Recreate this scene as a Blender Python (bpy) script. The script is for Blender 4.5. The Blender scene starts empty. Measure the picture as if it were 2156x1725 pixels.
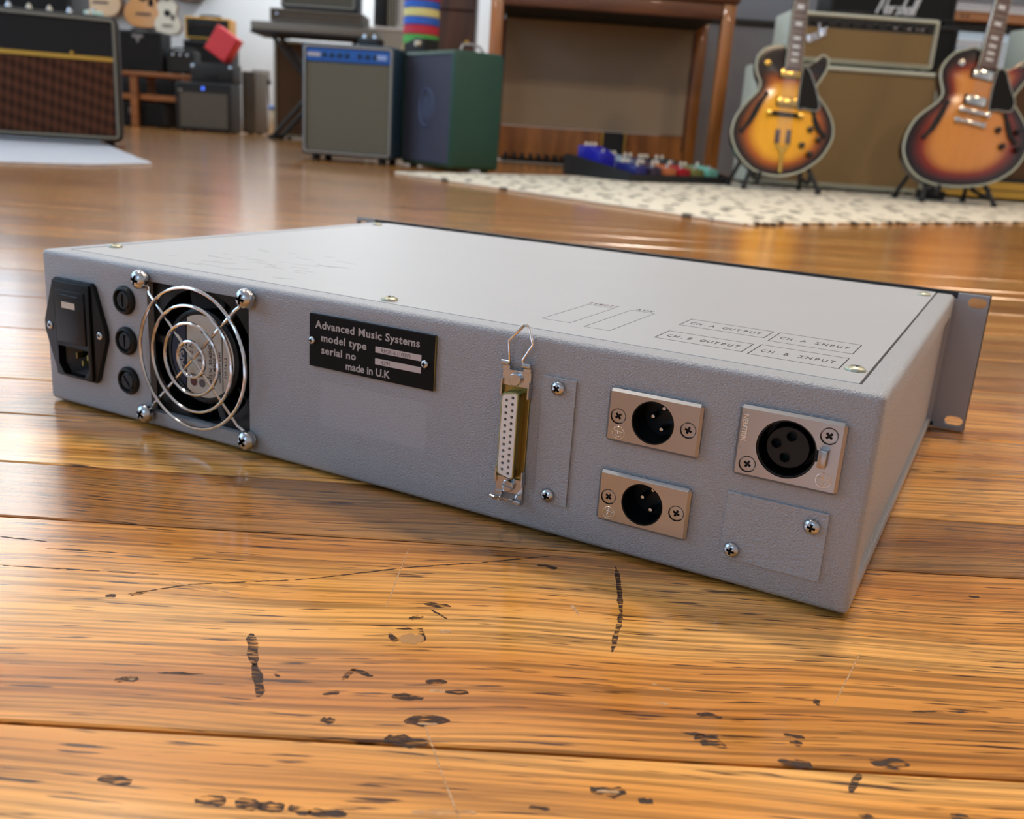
import bpy, bmesh, math, random
from mathutils import Vector, Matrix
random.seed(7)
S = bpy.context.scene
COL = S.collection
R = math.radians
PI = math.pi

# ------------------------------------------------------------------ camera
cam = bpy.data.objects.new('camera', bpy.data.cameras.new('camera'))
COL.objects.link(cam)
cam.location = (0, 0, 0.1653)
cam.rotation_euler = (R(73.724), R(-3.811), 0)
cam.data.lens = 33.446
cam.data.sensor_width = 36
cam.data.sensor_fit = 'HORIZONTAL'
cam.data.clip_start = 0.01
cam.data.dof.use_dof = True
cam.data.dof.focus_distance = 0.375
cam.data.dof.aperture_fstop = 16.5
S.camera = cam

# ------------------------------------------------------------------ world, exposure
w = bpy.data.worlds.new('world'); S.world = w
w.use_nodes = True
w.node_tree.nodes['Background'].inputs[0].default_value = (0.75, 0.86, 1.0, 1)
w.node_tree.nodes['Background'].inputs[1].default_value = 1.0
S.view_settings.view_transform = 'Standard'
S.view_settings.look = 'None'
S.view_settings.exposure = 0.12
S.view_settings.gamma = 1.0
S.view_settings.use_curve_mapping = False
S.cycles.max_bounces = 5
S.cycles.diffuse_bounces = 3
S.cycles.glossy_bounces = 2
S.cycles.transmission_bounces = 2
S.cycles.transparent_max_bounces = 6
S.cycles.adaptive_threshold = 0.06
S.cycles.caustics_reflective = False
S.cycles.caustics_refractive = False

# room extents (camera stands at x=0, y=0)
XL, XR, YF, YB, ZC = -4.5, 4.6, -4.0, 9.6, 4.8
# windows: (wall, centre along the wall, width, sill, head, power)
WINDOWS = [('left', 0.2, 2.1, 0.9, 3.7, 76), ('left', 2.9, 2.1, 0.9, 3.7, 60),
           ('left', 5.6, 2.1, 0.9, 2.5, 22), ('left', 8.3, 2.1, 0.9, 2.5, 15),
           ('left_high', 5.6, 2.1, 2.75, 4.5, 45), ('left_high', 8.3, 2.1, 2.75, 4.5, 42),
           ('back', -3.2, 2.0, 2.3, 3.7, 26), ('back', -0.9, 2.0, 2.3, 3.7, 26), ('back', 1.4, 2.0, 2.3, 3.7, 26),
           ('front', -2.4, 2.0, 0.9, 3.4, 34)]
INNERWIN = (2.45, 4.2, 0.35, 1.12)      # low internal window in the partition
YP = 6.3                               # partition wall at right

def area(name, loc, rot, sx, sy, power, col):
    l = bpy.data.lights.new(name, 'AREA'); l.shape = 'RECTANGLE'; l.size = sx; l.size_y = sy
    l.energy = power; l.color = col
    o = bpy.data.objects.new(name, l); COL.objects.link(o); o.location = loc; o.rotation_euler = rot
    return o
DAY = (0.74, 0.88, 1.0); SKY = (0.30, 0.62, 1.0)
for wl, c, ww, z0, z1, pw in WINDOWS:
    if wl[:4] == 'left':
        area('daylight', (XL - 0.25, c, (z0 + z1) / 2), (R(90), 0, R(-90)), ww, z1 - z0, pw, (1.0, 0.97, 0.91) if wl == 'left_high' else SKY if c < 3 else DAY)
    elif wl == 'back':
        area('daylight', (c, YB + 0.25, (z0 + z1) / 2), (R(-90), 0, 0), ww, z1 - z0, pw, DAY)
    else:
        area('daylight', (c, YF - 0.25, (z0 + z1) / 2), (R(90), 0, 0), ww, z1 - z0, pw, SKY)
area('daylight', ((INNERWIN[0] + INNERWIN[1]) / 2, YP + 0.4, 0.74), (R(-90), 0, 0), 1.9, 0.85, 30, DAY)

# ------------------------------------------------------------------ materials
def hexc(h):
    h = h.lstrip('#')
    v = [int(h[i:i + 2], 16) / 255 for i in (0, 2, 4)]
    return tuple((c / 12.92 if c <= 0.04045 else ((c + 0.055) / 1.055) ** 2.4) for c in v) + (1,)

def mat(name, col, rough=0.5, metal=0.0, bump=None, vary=None, coat=0.0, spec=0.5, emit=None, aniso=None):
    """bump=(scale, strength, distance)  vary=(scale, amount) brightness mottling"""
    m = bpy.data.materials.new(name); m.use_nodes = True
    nt = m.node_tree; b = nt.nodes['Principled BSDF']
    if isinstance(col, str): col = hexc(col)
    b.inputs['Base Color'].default_value = col
    b.inputs['Roughness'].default_value = rough
    b.inputs['Metallic'].default_value = metal
    b.inputs['Specular IOR Level'].default_value = spec
    b.inputs['Coat Weight'].default_value = coat
    b.inputs['Coat Roughness'].default_value = 0.08
    if emit:
        b.inputs['Emission Color'].default_value = col
        b.inputs['Emission Strength'].default_value = emit
    tc = None
    if bump or vary:
        tc = nt.nodes.new('ShaderNodeTexCoord')
    if bump:
        n = nt.nodes.new('ShaderNodeTexNoise'); n.inputs['Scale'].default_value = bump[0]; n.inputs['Detail'].default_value = 2
        nt.links.new(tc.outputs['Object'], n.inputs['Vector'])
        bp = nt.nodes.new('ShaderNodeBump'); bp.inputs['Strength'].default_value = bump[1]; bp.inputs['Distance'].default_value = bump[2]
        nt.links.new(n.outputs['Fac'], bp.inputs['Height']); nt.links.new(bp.outputs['Normal'], b.inputs['Normal'])
    if vary:
        n = nt.nodes.new('ShaderNodeTexNoise'); n.inputs['Scale'].default_value = vary[0]; n.inputs['Detail'].default_value = 5
        nt.links.new(tc.outputs['Object'], n.inputs['Vector'])
        mx = nt.nodes.new('ShaderNodeMix'); mx.data_type = 'RGBA'
        a = vary[1]
        mx.inputs[6].default_value = tuple(c * (1 - a) for c in col[:3]) + (1,)
        mx.inputs[7].default_value = tuple(min(1, c * (1 + a)) for c in col[:3]) + (1,)
        nt.links.new(n.outputs['Fac'], mx.inputs[0]); nt.links.new(mx.outputs[2], b.inputs['Base Color'])
    return m

def weave(name, c1, c2, sx, sz, rough=0.8, rot=0.0, mix=0.5):
    """woven grille cloth: two crossed thread directions in the object's x/z plane"""
    m = bpy.data.materials.new(name); m.use_nodes = True
    nt = m.node_tree; b = nt.nodes['Principled BSDF']; b.inputs['Roughness'].default_value = rough
    b.inputs['Specular IOR Level'].default_value = 0.2
    tc = nt.nodes.new('ShaderNodeTexCoord'); mp = nt.nodes.new('ShaderNodeMapping')
    mp.inputs['Rotation'].default_value = (0, rot, 0); mp.inputs['Scale'].default_value = (sx, 1, sz)
    nt.links.new(tc.outputs['Object'], mp.inputs['Vector'])
    sp = nt.nodes.new('ShaderNodeSeparateXYZ'); nt.links.new(mp.outputs['Vector'], sp.inputs[0])
    outs = []
    for ax in ('X', 'Z'):
        s = nt.nodes.new('ShaderNodeMath'); s.operation = 'SINE'; nt.links.new(sp.outputs[ax], s.inputs[0]); outs.append(s)
    mu = nt.nodes.new('ShaderNodeMath'); mu.operation = 'MULTIPLY'
    nt.links.new(outs[0].outputs[0], mu.inputs[0]); nt.links.new(outs[1].outputs[0], mu.inputs[1])
    mr = nt.nodes.new('ShaderNodeMapRange'); mr.inputs['From Min'].default_value = -1 + mix; mr.inputs['From Max'].default_value = mix + 0.5
    nt.links.new(mu.outputs[0], mr.inputs['Value'])
    mx = nt.nodes.new('ShaderNodeMix'); mx.data_type = 'RGBA'
    mx.inputs[6].default_value = hexc(c1); mx.inputs[7].default_value = hexc(c2)
    nt.links.new(mr.outputs[0], mx.inputs[0]); nt.links.new(mx.outputs[2], b.inputs['Base Color'])
    bp = nt.nodes.new('ShaderNodeBump'); bp.inputs['Strength'].default_value = 0.3; bp.inputs['Distance'].default_value = 0.001
    nt.links.new(mu.outputs[0], bp.inputs['Height']); nt.links.new(bp.outputs['Normal'], b.inputs['Normal'])
    return m

def vcol(name, rough=0.15, coat=0.6):
    m = bpy.data.materials.new(name); m.use_nodes = True
    nt = m.node_tree; b = nt.nodes['Principled BSDF']; b.inputs['Roughness'].default_value = rough
    b.inputs['Coat Weight'].default_value = coat; b.inputs['Coat Roughness'].default_value = 0.04
    a = nt.nodes.new('ShaderNodeVertexColor'); a.layer_name = 'col'
    tc = nt.nodes.new('ShaderNodeTexCoord'); mp = nt.nodes.new('ShaderNodeMapping'); mp.inputs['Scale'].default_value = (120, 4, 6)
    n = nt.nodes.new('ShaderNodeTexNoise'); n.inputs['Scale'].default_value = 1
    nt.links.new(tc.outputs['Object'], mp.inputs[0]); nt.links.new(mp.outputs[0], n.inputs['Vector'])
    mr = nt.nodes.new('ShaderNodeMapRange'); mr.inputs['To Min'].default_value = 0.85; mr.inputs['To Max'].default_value = 1.15
    nt.links.new(n.outputs['Fac'], mr.inputs['Value'])
    mx = nt.nodes.new('ShaderNodeVectorMath'); mx.operation = 'SCALE'
    nt.links.new(a.outputs['Color'], mx.inputs[0]); nt.links.new(mr.outputs[0], mx.inputs['Scale'])
    nt.links.new(mx.outputs[0], b.inputs['Base Color'])
    return m

def wood(name, dark, light, scale=(1.2, 30, 30), rough=0.35, coat=0.0):
    m = bpy.data.materials.new(name); m.use_nodes = True
    nt = m.node_tree; b = nt.nodes['Principled BSDF']; b.inputs['Roughness'].default_value = rough; b.inputs['Coat Weight'].default_value = coat
    tc = nt.nodes.new('ShaderNodeTexCoord'); mp = nt.nodes.new('ShaderNodeMapping'); mp.inputs['Scale'].default_value = scale
    n = nt.nodes.new('ShaderNodeTexNoise'); n.inputs['Scale'].default_value = 1.5; n.inputs['Detail'].default_value = 6; n.inputs['Distortion'].default_value = 0.6
    nt.links.new(tc.outputs['Object'], mp.inputs[0]); nt.links.new(mp.outputs[0], n.inputs['Vector'])
    cr = nt.nodes.new('ShaderNodeValToRGB'); cr.color_ramp.elements[0].position = 0.3; cr.color_ramp.elements[1].position = 0.7
    cr.color_ramp.elements[0].color = hexc(dark); cr.color_ramp.elements[1].color = hexc(light)
    nt.links.new(n.outputs['Fac'], cr.inputs[0]); nt.links.new(cr.outputs[0], b.inputs['Base Color'])
    return m

# marks worn into the boards near the case: (x, y, half-length, half-width, angle, softness)
DARK_MARKS = [(-0.0185, 0.2295, 0.0045, 0.0035, -6.3), (-0.0135, 0.2395, 0.0045, 0.0038, 6.3), (0.0365, 0.213, 0.0035, 0.003, 0.0), (-0.105, 0.2515, 0.0021, 0.0022, 14.0), (-0.0205, 0.251, 0.0035, 0.0022, 0.0), (-0.0125, 0.26, 0.0025, 0.0018, 0.0), (-0.006, 0.255, 0.003, 0.0016, 0.0), (-0.04, 0.2615, 0.0027, 0.0014, 68.2), (-0.036, 0.2625, 0.0034, 0.0014, -26.6), (-0.042, 0.237, 0.001, 0.002, 0.0), (-0.0435, 0.2505, 0.0016, 0.0016, 18.4), (-0.073, 0.273, 0.0095, 0.0022, -71.6), (-0.067, 0.2555, 0.009, 0.0022, -70.6), (0.052, 0.331, 0.019, 0.0014, -93.0), (0.048, 0.2985, 0.0138, 0.0014, -102.5), (0.071, 0.2505, 0.003, 0.0016, -9.5), (0.0685, 0.2375, 0.0029, 0.0035, -31.0), (0.091, 0.2295, 0.003, 0.003, -9.5), (0.119, 0.232, 0.004, 0.003, 0.0), (0.0945, 0.2425, 0.0025, 0.0014, -11.3), (0.094, 0.239, 0.001, 0.0018, 0.0), (-0.1155, 0.309, 0.0107, 0.0007, 27.8), (-0.0865, 0.3185, 0.02, 0.0007, 13.0), (-0.049, 0.3305, 0.0195, 0.0007, 22.6), (-0.0175, 0.342, 0.0141, 0.0007, 16.5), (0.0115, 0.3515, 0.0164, 0.0007, 19.5), (-0.13, 0.302, 0.001, 0.0016, 0.0), (-0.1215, 0.305, 0.0018, 0.0018, 33.7), (-0.016, 0.3095, 0.004, 0.002, -7.1), (-0.0225, 0.2995, 0.0016, 0.002, 18.4), (0.025, 0.347, 0.0032, 0.002, -18.4), (-0.015, 0.303, 0.0042, 0.0007, -45.0), (-0.029, 0.285, 0.0022, 0.0016, -63.4), (-0.024, 0.2915, 0.004, 0.001, 7.1), (-0.0195, 0.287, 0.003, 0.0016, -80.5), (-0.0905, 0.2065, 0.0035, 0.0022, -8.1), (-0.0645, 0.201, 0.0025, 0.0025, 0.0), (-0.055, 0.2005, 0.0021, 0.0025, -14.0), (-0.049, 0.2, 0.002, 0.0025, 0.0), (-0.042, 0.1995, 0.0021, 0.002, -14.0), (-0.035, 0.199, 0.004, 0.002, 0.0), (0.018, 0.205, 0.002, 0.0014, 0.0), (0.046, 0.21, 0.001, 0.0018, 0.0), (0.1485, 0.26, 0.0125, 0.0008, 4.6), (0.107, 0.261, 0.001, 0.0015, -90.0), (0.1955, 0.343, 0.0015, 0.0012, 0.0), (0.1295, 0.2105, 0.0016, 0.002, -18.4), (0.104, 0.2085, 0.0011, 0.002, -26.6), (0.1055, 0.2225, 0.0043, 0.0016, -125.5), (-0.089, 0.4585, 0.0082, 0.0015, 52.4), (0.066, 0.2405, 0.005, 0.001, -5.7), (-0.0905, 0.2565, 0.0065, 0.0008, 4.4), (-0.0615, 0.2585, 0.0007, 0.001, -45.0), (-0.1805, 0.343, 0.0096, 0.0007, -6.0), (-0.149, 0.32, 0.029, 0.0006, 0.0), (-0.1545, 0.336, 0.0135, 0.0006, 0.0)]
LIGHT_MARKS = [(-0.0225, 0.285, 0.0015, 0.0065, 0.0), (-0.012, 0.291, 0.001, 0.0022, 0.0), (-0.0105, 0.2255, 0.012, 0.0005, -73.1), (-0.0045, 0.2065, 0.0079, 0.0005, -71.6), (-0.0325, 0.3315, 0.0265, 0.0004, -93.2), (0.122, 0.2765, 0.0193, 0.0004, -121.2), (0.034, 0.3125, 0.0036, 0.001, -74.1), (0.0585, 0.2645, 0.0029, 0.0008, -31.0), (0.057, 0.2555, 0.0021, 0.0008, -14.0), (-0.006, 0.2015, 0.008, 0.0018, 3.6), (-0.104, 0.252, 0.001, 0.0011, 0.0), (-0.0135, 0.238, 0.0025, 0.0012, 0.0), (0.0365, 0.213, 0.0025, 0.0012, 0.0), (-0.099, 0.3115, 0.0154, 0.0006, -13.1), (-0.012, 0.255, 0.002, 0.0012, 0.0)]

def floorboard(name):
    m = bpy.data.materials.new(name); m.use_nodes = True
    nt = m.node_tree; N = nt.nodes; L = nt.links.new; b = N['Principled BSDF']
    tc = N.new('ShaderNodeTexCoord'); oi = N.new('ShaderNodeObjectInfo')
    off = N.new('ShaderNodeMath'); off.operation = 'MULTIPLY'; off.inputs[1].default_value = 37.0; L(oi.outputs['Random'], off.inputs[0])
    co = N.new('ShaderNodeCombineXYZ'); L(off.outputs[0], co.inputs['X']); L(off.outputs[0], co.inputs['Z'])
    ad = N.new('ShaderNodeVectorMath'); ad.operation = 'ADD'; L(tc.outputs['Object'], ad.inputs[0]); L(co.outputs[0], ad.inputs[1])
    # slow waver of the grain across the board
    wn = N.new('ShaderNodeTexNoise'); wn.inputs['Scale'].default_value = 3.0; wn.inputs['Detail'].default_value = 2; L(ad.outputs[0], wn.inputs['Vector'])
    ws = N.new('ShaderNodeMath'); ws.operation = 'MULTIPLY'; ws.inputs[1].default_value = 0.05; L(wn.outputs['Fac'], ws.inputs[0])
    wc = N.new('ShaderNodeCombineXYZ'); L(ws.outputs[0], wc.inputs['Y'])
    wv = N.new('ShaderNodeVectorMath'); wv.operation = 'ADD'; L(ad.outputs[0], wv.inputs[0]); L(wc.outputs[0], wv.inputs[1])
    def streak(sx, sy, det=3, dist=0.0):
        mp = N.new('ShaderNodeMapping'); mp.inputs['Scale'].default_value = (sx, sy, 1); L(wv.outputs[0], mp.inputs['Vector'])
        n = N.new('ShaderNodeTexNoise'); n.inputs['Scale'].default_value = 1; n.inputs['Detail'].default_value = det; n.inputs['Distortion'].default_value = dist
        L(mp.outputs[0], n.inputs['Vector']); return n.outputs['Fac']
    def ramp(src, *stops):
        r = N.new('ShaderNodeValToRGB'); e = r.color_ramp.elements
        e[0].position, e[0].color = stops[0][0], stops[0][1]; e[1].position, e[1].color = stops[1][0], stops[1][1]
        for p, c in stops[2:]:
            x = e.new(p); x.color = c
        L(src, r.inputs[0]); return r.outputs[0]
    def mix(fac, a, c, mode='MIX'):
        x = N.new('ShaderNodeMix'); x.data_type = 'RGBA'; x.blend_type = mode
        if isinstance(fac, float): x.inputs[0].default_value = fac
        else: L(fac, x.inputs[0])
        for s, v in ((6, a), (7, c)):
            if isinstance(v, tuple): x.inputs[s].default_value = v
            else: L(v, x.inputs[s])
        return x.outputs[2]
    g = lambda v: (v, v, v, 1)
    base = ramp(streak(1.6, 34, 4, 0.4), (0.30, hexc('bb7530')), (0.72, hexc('eeb264')), (0.5, hexc('dc9646')))
    fine = ramp(streak(10, 520, 3), (0.38, g(0.52)), (0.58, g(1.10)))
    c = mix(1.0, base, fine, 'MULTIPLY')
    pores = ramp(streak(38, 700, 2), (0.62, g(0)), (0.68, g(0.9)))
    c = mix(pores, c, hexc('3a1a0a'))
    fleck = ramp(streak(26, 230, 2), (0.70, g(0)), (0.76, g(0.9)))
    c = mix(fleck, c, hexc('331507'))
    blot = ramp(streak(3.5, 9, 3), (0.35, g(0.85)), (0.7, g(1.08)))
    c = mix(1.0, c, blot, 'MULTIPLY')
    # board to board difference
    tone = ramp(oi.outputs['Random'], (0.0, g(0.66)), (1.0, g(1.06)), (0.30, g(0.96)))
    c = mix(1.0, c, tone, 'MULTIPLY')
    c = mix(1.0, c, oi.outputs['Color'], 'MULTIPLY')
    rough = N.new('ShaderNodeMapRange'); rough.inputs['To Min'].default_value = 0.13; rough.inputs['To Max'].default_value = 0.27
    L(streak(6, 60, 3), rough.inputs['Value'])
    L(c, b.inputs['Base Color']); L(rough.outputs[0], b.inputs['Roughness'])
    b.inputs['Specular IOR Level'].default_value = 0.5
    b.inputs['Coat Weight'].default_value = 0.85; b.inputs['Coat Roughness'].default_value = 0.15
    bp = N.new('ShaderNodeBump'); bp.inputs['Strength'].default_value = 0.16; bp.inputs['Distance'].default_value = 0.0006
    L(streak(9, 240, 3), bp.inputs['Height']); L(bp.outputs['Normal'], b.inputs['Normal'])
    return m

# ------------------------------------------------------------------ mesh helpers
class MB:
    """collects shapes in a bmesh and links them as ONE mesh object"""
    def __init__(s): s.bm = bmesh.new()
    def poly(s, pts): return s.bm.faces.new([s.bm.verts.new(p) for p in pts])
    def box(s, x0, x1, y0, y1, z0, z1, bev=0.0, seg=2):
        t = bmesh.new()
        v = [t.verts.new(p) for p in ((x0, y0, z0), (x1, y0, z0), (x1, y1, z0), (x0, y1, z0), (x0, y0, z1), (x1, y0, z1), (x1, y1, z1), (x0, y1, z1))]
        for f in ((3, 2, 1, 0), (4, 5, 6, 7), (0, 1, 5, 4), (1, 2, 6, 5), (2, 3, 7, 6), (3, 0, 4, 7)): t.faces.new([v[i] for i in f])
        if bev: bmesh.ops.bevel(t, geom=t.edges[:], offset=bev, segments=seg, profile=0.5, affect='EDGES')
        return s.add(t)
    def add(s, t, M=None):
        if M is not None: bmesh.ops.transform(t, matrix=M, verts=t.verts[:])
        me = bpy.data.meshes.new('tmp'); t.to_mesh(me); s.bm.from_mesh(me); bpy.data.meshes.remove(me); t.free(); return s
    def prism(s, pts, a0, a1, plane='xz', bev=0.0, seg=2):
        t = bmesh.new()
        def P(u, v, a): return (u, a, v) if plane == 'xz' else ((u, v, a) if plane == 'xy' else (a, u, v))
        lo = [t.verts.new(P(u, v, a0)) for u, v in pts]; hi = [t.verts.new(P(u, v, a1)) for u, v in pts]
        n = len(pts)
        t.faces.new(lo); t.faces.new(hi[::-1])
        for i in range(n): t.faces.new((lo[i], hi[i], hi[(i + 1) % n], lo[(i + 1) % n]))
        bmesh.ops.recalc_face_normals(t, faces=t.faces[:])
        if bev:
            ed = [e for e in t.edges if all(v in hi for v in e.verts) or all(v in lo for v in e.verts)]
            bmesh.ops.bevel(t, geom=ed, offset=bev, segments=seg, profile=0.5, affect='EDGES')
        return s.add(t)
    def cyl(s, p0, p1, r0, r1=None, n=24, caps=True):
        p0, p1 = Vector(p0), Vector(p1); r1 = r0 if r1 is None else r1
        return s.lathe([(r0, 0), (r1, (p1 - p0).length)], p0, p1 - p0, n, caps)
    def lathe(s, prof, org, axis, n=24, caps=True):
        t = bmesh.new(); ax = Vector(axis).normalized(); q = ax.to_track_quat('Z', 'Y'); org = Vector(org); rings = []
        for r, h in prof:
            if r < 1e-7: rings.append([t.verts.new(org + q @ Vector((0, 0, h)))])
            else: rings.append([t.verts.new(org + q @ Vector((r * math.cos(2 * PI * i / n), r * math.sin(2 * PI * i / n), h))) for i in range(n)])
        for a, c in zip(rings, rings[1:]):
            for i in range(n):
                j = (i + 1) % n
                if len(a) == 1 and len(c) == 1: continue
                if len(a) == 1: t.faces.new((a[0], c[j], c[i]))
                elif len(c) == 1: t.faces.new((a[i], a[j], c[0]))
                else: t.faces.new((a[i], a[j], c[j], c[i]))
        if caps:
            if len(rings[0]) > 1: t.faces.new(rings[0][::-1])
            if len(rings[-1]) > 1: t.faces.new(rings[-1])
        bmesh.ops.recalc_face_normals(t, faces=t.faces[:])
        return s.add(t)
    def tube(s, pts, r, n=8, closed=False):
        t = bmesh.new(); P = [Vector(p) for p in pts]; m = len(P); rings = []
        up = None
        for i in range(m):
            if closed: d = (P[(i + 1) % m] - P[i - 1]).normalized()
            else: d = (P[min(i + 1, m - 1)] - P[max(i - 1, 0)]).normalized()
            if up is None: up = d.orthogonal().normalized()
            up = (up - d * up.dot(d)).normalized(); sd = d.cross(up)
            rings.append([t.verts.new(P[i] + r * (math.cos(2 * PI * k / n) * up + math.sin(2 * PI * k / n) * sd)) for k in range(n)])
        rng = range(m) if closed else range(m - 1)
        for i in rng:
            a, c = rings[i], rings[(i + 1) % m]
            for k in range(n): t.faces.new((a[k], a[(k + 1) % n], c[(k + 1) % n], c[k]))
        if not closed: t.faces.new(rings[0][::-1]); t.faces.new(rings[-1])
        bmesh.ops.recalc_face_normals(t, faces=t.faces[:])
        return s.add(t)
    def rot(s, M): bmesh.ops.transform(s.bm, matrix=M, verts=s.bm.verts[:]); return s
    def mesh(s, name, m, sharp=32, smooth=True):
        for e in s.bm.edges:
            if len(e.link_faces) == 2: e.smooth = e.calc_face_angle(0) < R(sharp)
        for f in s.bm.faces: f.smooth = smooth
        me = bpy.data.meshes.new(name); s.bm.to_mesh(me); s.bm.free()
        if m: me.materials.append(m)
        return me
    def build(s, name, m, parent=None, label=None, sharp=32):
        return link(name, s.mesh(name, m, sharp), parent, label)

def link(name, data, parent=None, label=None, loc=None, rot=None):
    o = bpy.data.objects.new(name, data); COL.objects.link(o)
    if parent is not None: o.parent = parent
    if label: o['label'] = label
    if loc is not None: o.location = loc
    if rot is not None: o.rotation_euler = rot
    return o
def thing(name, label, cat, loc=(0, 0, 0), rz=0.0, group=None):
    o = bpy.data.objects.new(name, None); COL.objects.link(o); o.location = loc; o.rotation_euler = (0, 0, rz)
    o.empty_display_size = 0.05
    return tag(o, label, cat, group)
def tag(o, label, cat, group=None):
    o['label'] = label; o['category'] = cat
    if group: o['group'] = group
    return o
def struct(o): o['kind'] = 'structure'; return o

def cut(me, cutters, keep=False):
    """mesh minus the cutter meshes (exact boolean), returned as a new mesh"""
    a = bpy.data.objects.new('a', me); COL.objects.link(a); cs = []
    for c in cutters:
        if not keep: c.materials.clear(); c.materials.append(me.materials[0])
        o = bpy.data.objects.new('c', c); COL.objects.link(o); cs.append(o)
        md = a.modifiers.new('b', 'BOOLEAN'); md.operation = 'DIFFERENCE'; md.solver = 'EXACT'; md.object = o
        if keep: md.material_mode = 'TRANSFER'
    dg = bpy.context.evaluated_depsgraph_get(); dg.update()
    r = bpy.data.meshes.new_from_object(a.evaluated_get(dg))
    for o in cs: d = o.data; bpy.data.objects.remove(o); bpy.data.meshes.remove(d)
    bpy.data.objects.remove(a); bpy.data.meshes.remove(me)
    b = bmesh.new(); b.from_mesh(r)
    for e in b.edges:
        if len(e.link_faces) == 2: e.smooth = e.calc_face_angle(0) < R(32)
    for f in b.faces: f.smooth = True
    b.to_mesh(r); b.free()
    return r

def text_mesh(txt, size, m, depth=0.00006, align='LEFT', bold=0.0, sx=1.0, space=1.0):
    """flat lettering in the local xy plane"""
    c = bpy.data.curves.new('t', 'FONT'); c.body = txt; c.size = size; c.align_x = align; c.extrude = depth; c.offset = bold
    c.resolution_u = 3; c.space_character = space
    o = bpy.data.objects.new('t', c); COL.objects.link(o)
    dg = bpy.context.evaluated_depsgraph_get(); dg.update()
    me = bpy.data.meshes.new_from_object(o.evaluated_get(dg))
    bpy.data.objects.remove(o); bpy.data.curves.remove(c)
    if sx != 1.0: me.transform(Matrix.Diagonal((sx, 1, 1, 1)))
    me.materials.clear(); me.materials.append(m)
    return me
def arc(cx, cy, r, a0, a1, n): return [(cx + r * math.cos(R(a0 + (a1 - a0) * i / n)), cy + r * math.sin(R(a0 + (a1 - a0) * i / n))) for i in range(n + 1)]
def rrect(x0, x1, y0, y1, r, n=4):
    return arc(x1 - r, y1 - r, r, 0, 90, n) + arc(x0 + r, y1 - r, r, 90, 180, n) + arc(x0 + r, y0 + r, r, 180, 270, n) + arc(x1 - r, y0 + r, r, 270, 360, n)

# ------------------------------------------------------------------ the room
M_board = floorboard('floor_board_wood')
M_gap = mat('dark_floor_gap', '17100a', 0.9)
M_white = mat('white_wall_paint', 'eef2f4', 0.85, vary=(3, 0.03))
M_grey = mat('grey_wall_paint', '8f9298', 0.85, vary=(3, 0.04))
M_ceil = mat('ceiling_paint', 'efefec', 0.9, vary=(2, 0.03))
M_trim = mat('white_trim_paint', 'd9dadb', 0.5)
M_darkrail = mat('dark_rail_paint', '23211f', 0.6)

fl = struct(MB().box(XL, XR, YF, YB, -0.06, -0.014).build('floor', M_gap))
fl['label'] = 'polished old timber floorboards'
seams = [-4.0, -3.0, -2.0, -1.2, -0.62, -0.32, -0.045, 0.092, 0.228, 0.3635, 0.4255, 0.498]
while seams[-1] < YB - 0.1: seams.append(seams[-1] + random.choice((0.135, 0.135, 0.068, 0.12)))
seams[-1] = YB
for i, (a, c) in enumerate(zip(seams, seams[1:])):
    g0 = 0.0008 if c < 1 else 0.0012
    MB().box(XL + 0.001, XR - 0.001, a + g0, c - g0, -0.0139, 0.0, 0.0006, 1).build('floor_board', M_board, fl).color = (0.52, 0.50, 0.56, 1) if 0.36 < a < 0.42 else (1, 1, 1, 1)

def worn(name, col, lo, hi, amax):
    """a mark soaked into the grain: its cover breaks up along the wood fibres"""
    m = mat(name, col, 0.42); nt = m.node_tree; N = nt.nodes
    tc = N.new('ShaderNodeTexCoord'); mp = N.new('ShaderNodeMapping'); mp.inputs['Scale'].default_value = (160, 900, 1)
    n = N.new('ShaderNodeTexNoise'); n.inputs['Scale'].default_value = 1; n.inputs['Detail'].default_value = 3
    nt.links.new(tc.outputs['Object'], mp.inputs[0]); nt.links.new(mp.outputs[0], n.inputs['Vector'])
    r = N.new('ShaderNodeMapRange'); r.inputs['From Min'].default_value = lo; r.inputs['From Max'].default_value = hi; r.inputs['To Max'].default_value = amax
    nt.links.new(n.outputs['Fac'], r.inputs['Value']); nt.links.new(r.outputs[0], N['Principled BSDF'].inputs['Alpha'])
    return m
M_stain = worn('dark_wood_stain', '38231a', 0.40, 0.56, 0.9)
M_chip = worn('pale_scratch', 'd0a67a', 0.36, 0.56, 0.75)
M_filler = mat('wood_filler', 'a77a4a', 0.45, vary=(400, 0.2))
def floor_mark(name, m, x, y, hl, hw, ang, z):
    n = 14 if hl < 6 * hw else 30
    P = []
    for k in range(n):
        a = 2 * PI * k / n; j = random.uniform(0.4, 1.0)
        u, v = (hl + hw * .6) * math.cos(a) * random.uniform(0.9, 1.05), hw * math.copysign(abs(math.sin(a)) ** 0.6, math.sin(a)) * j
        P.append((x + u * math.cos(R(ang)) - v * math.sin(R(ang)), y + u * math.sin(R(ang)) + v * math.cos(R(ang))))
    MB().prism(P, 0.00001, z, 'xy').build(name, m, fl)
for q in DARK_MARKS: floor_mark('stain_mark', M_stain, *q, 0.00004)
for q in LIGHT_MARKS: floor_mark('scratch_mark', M_filler if q[3] > .005 else M_chip, q[0], q[1], q[2], q[3] * (.7 if q[3] > .005 else .8), q[4], 0.00006)

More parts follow.
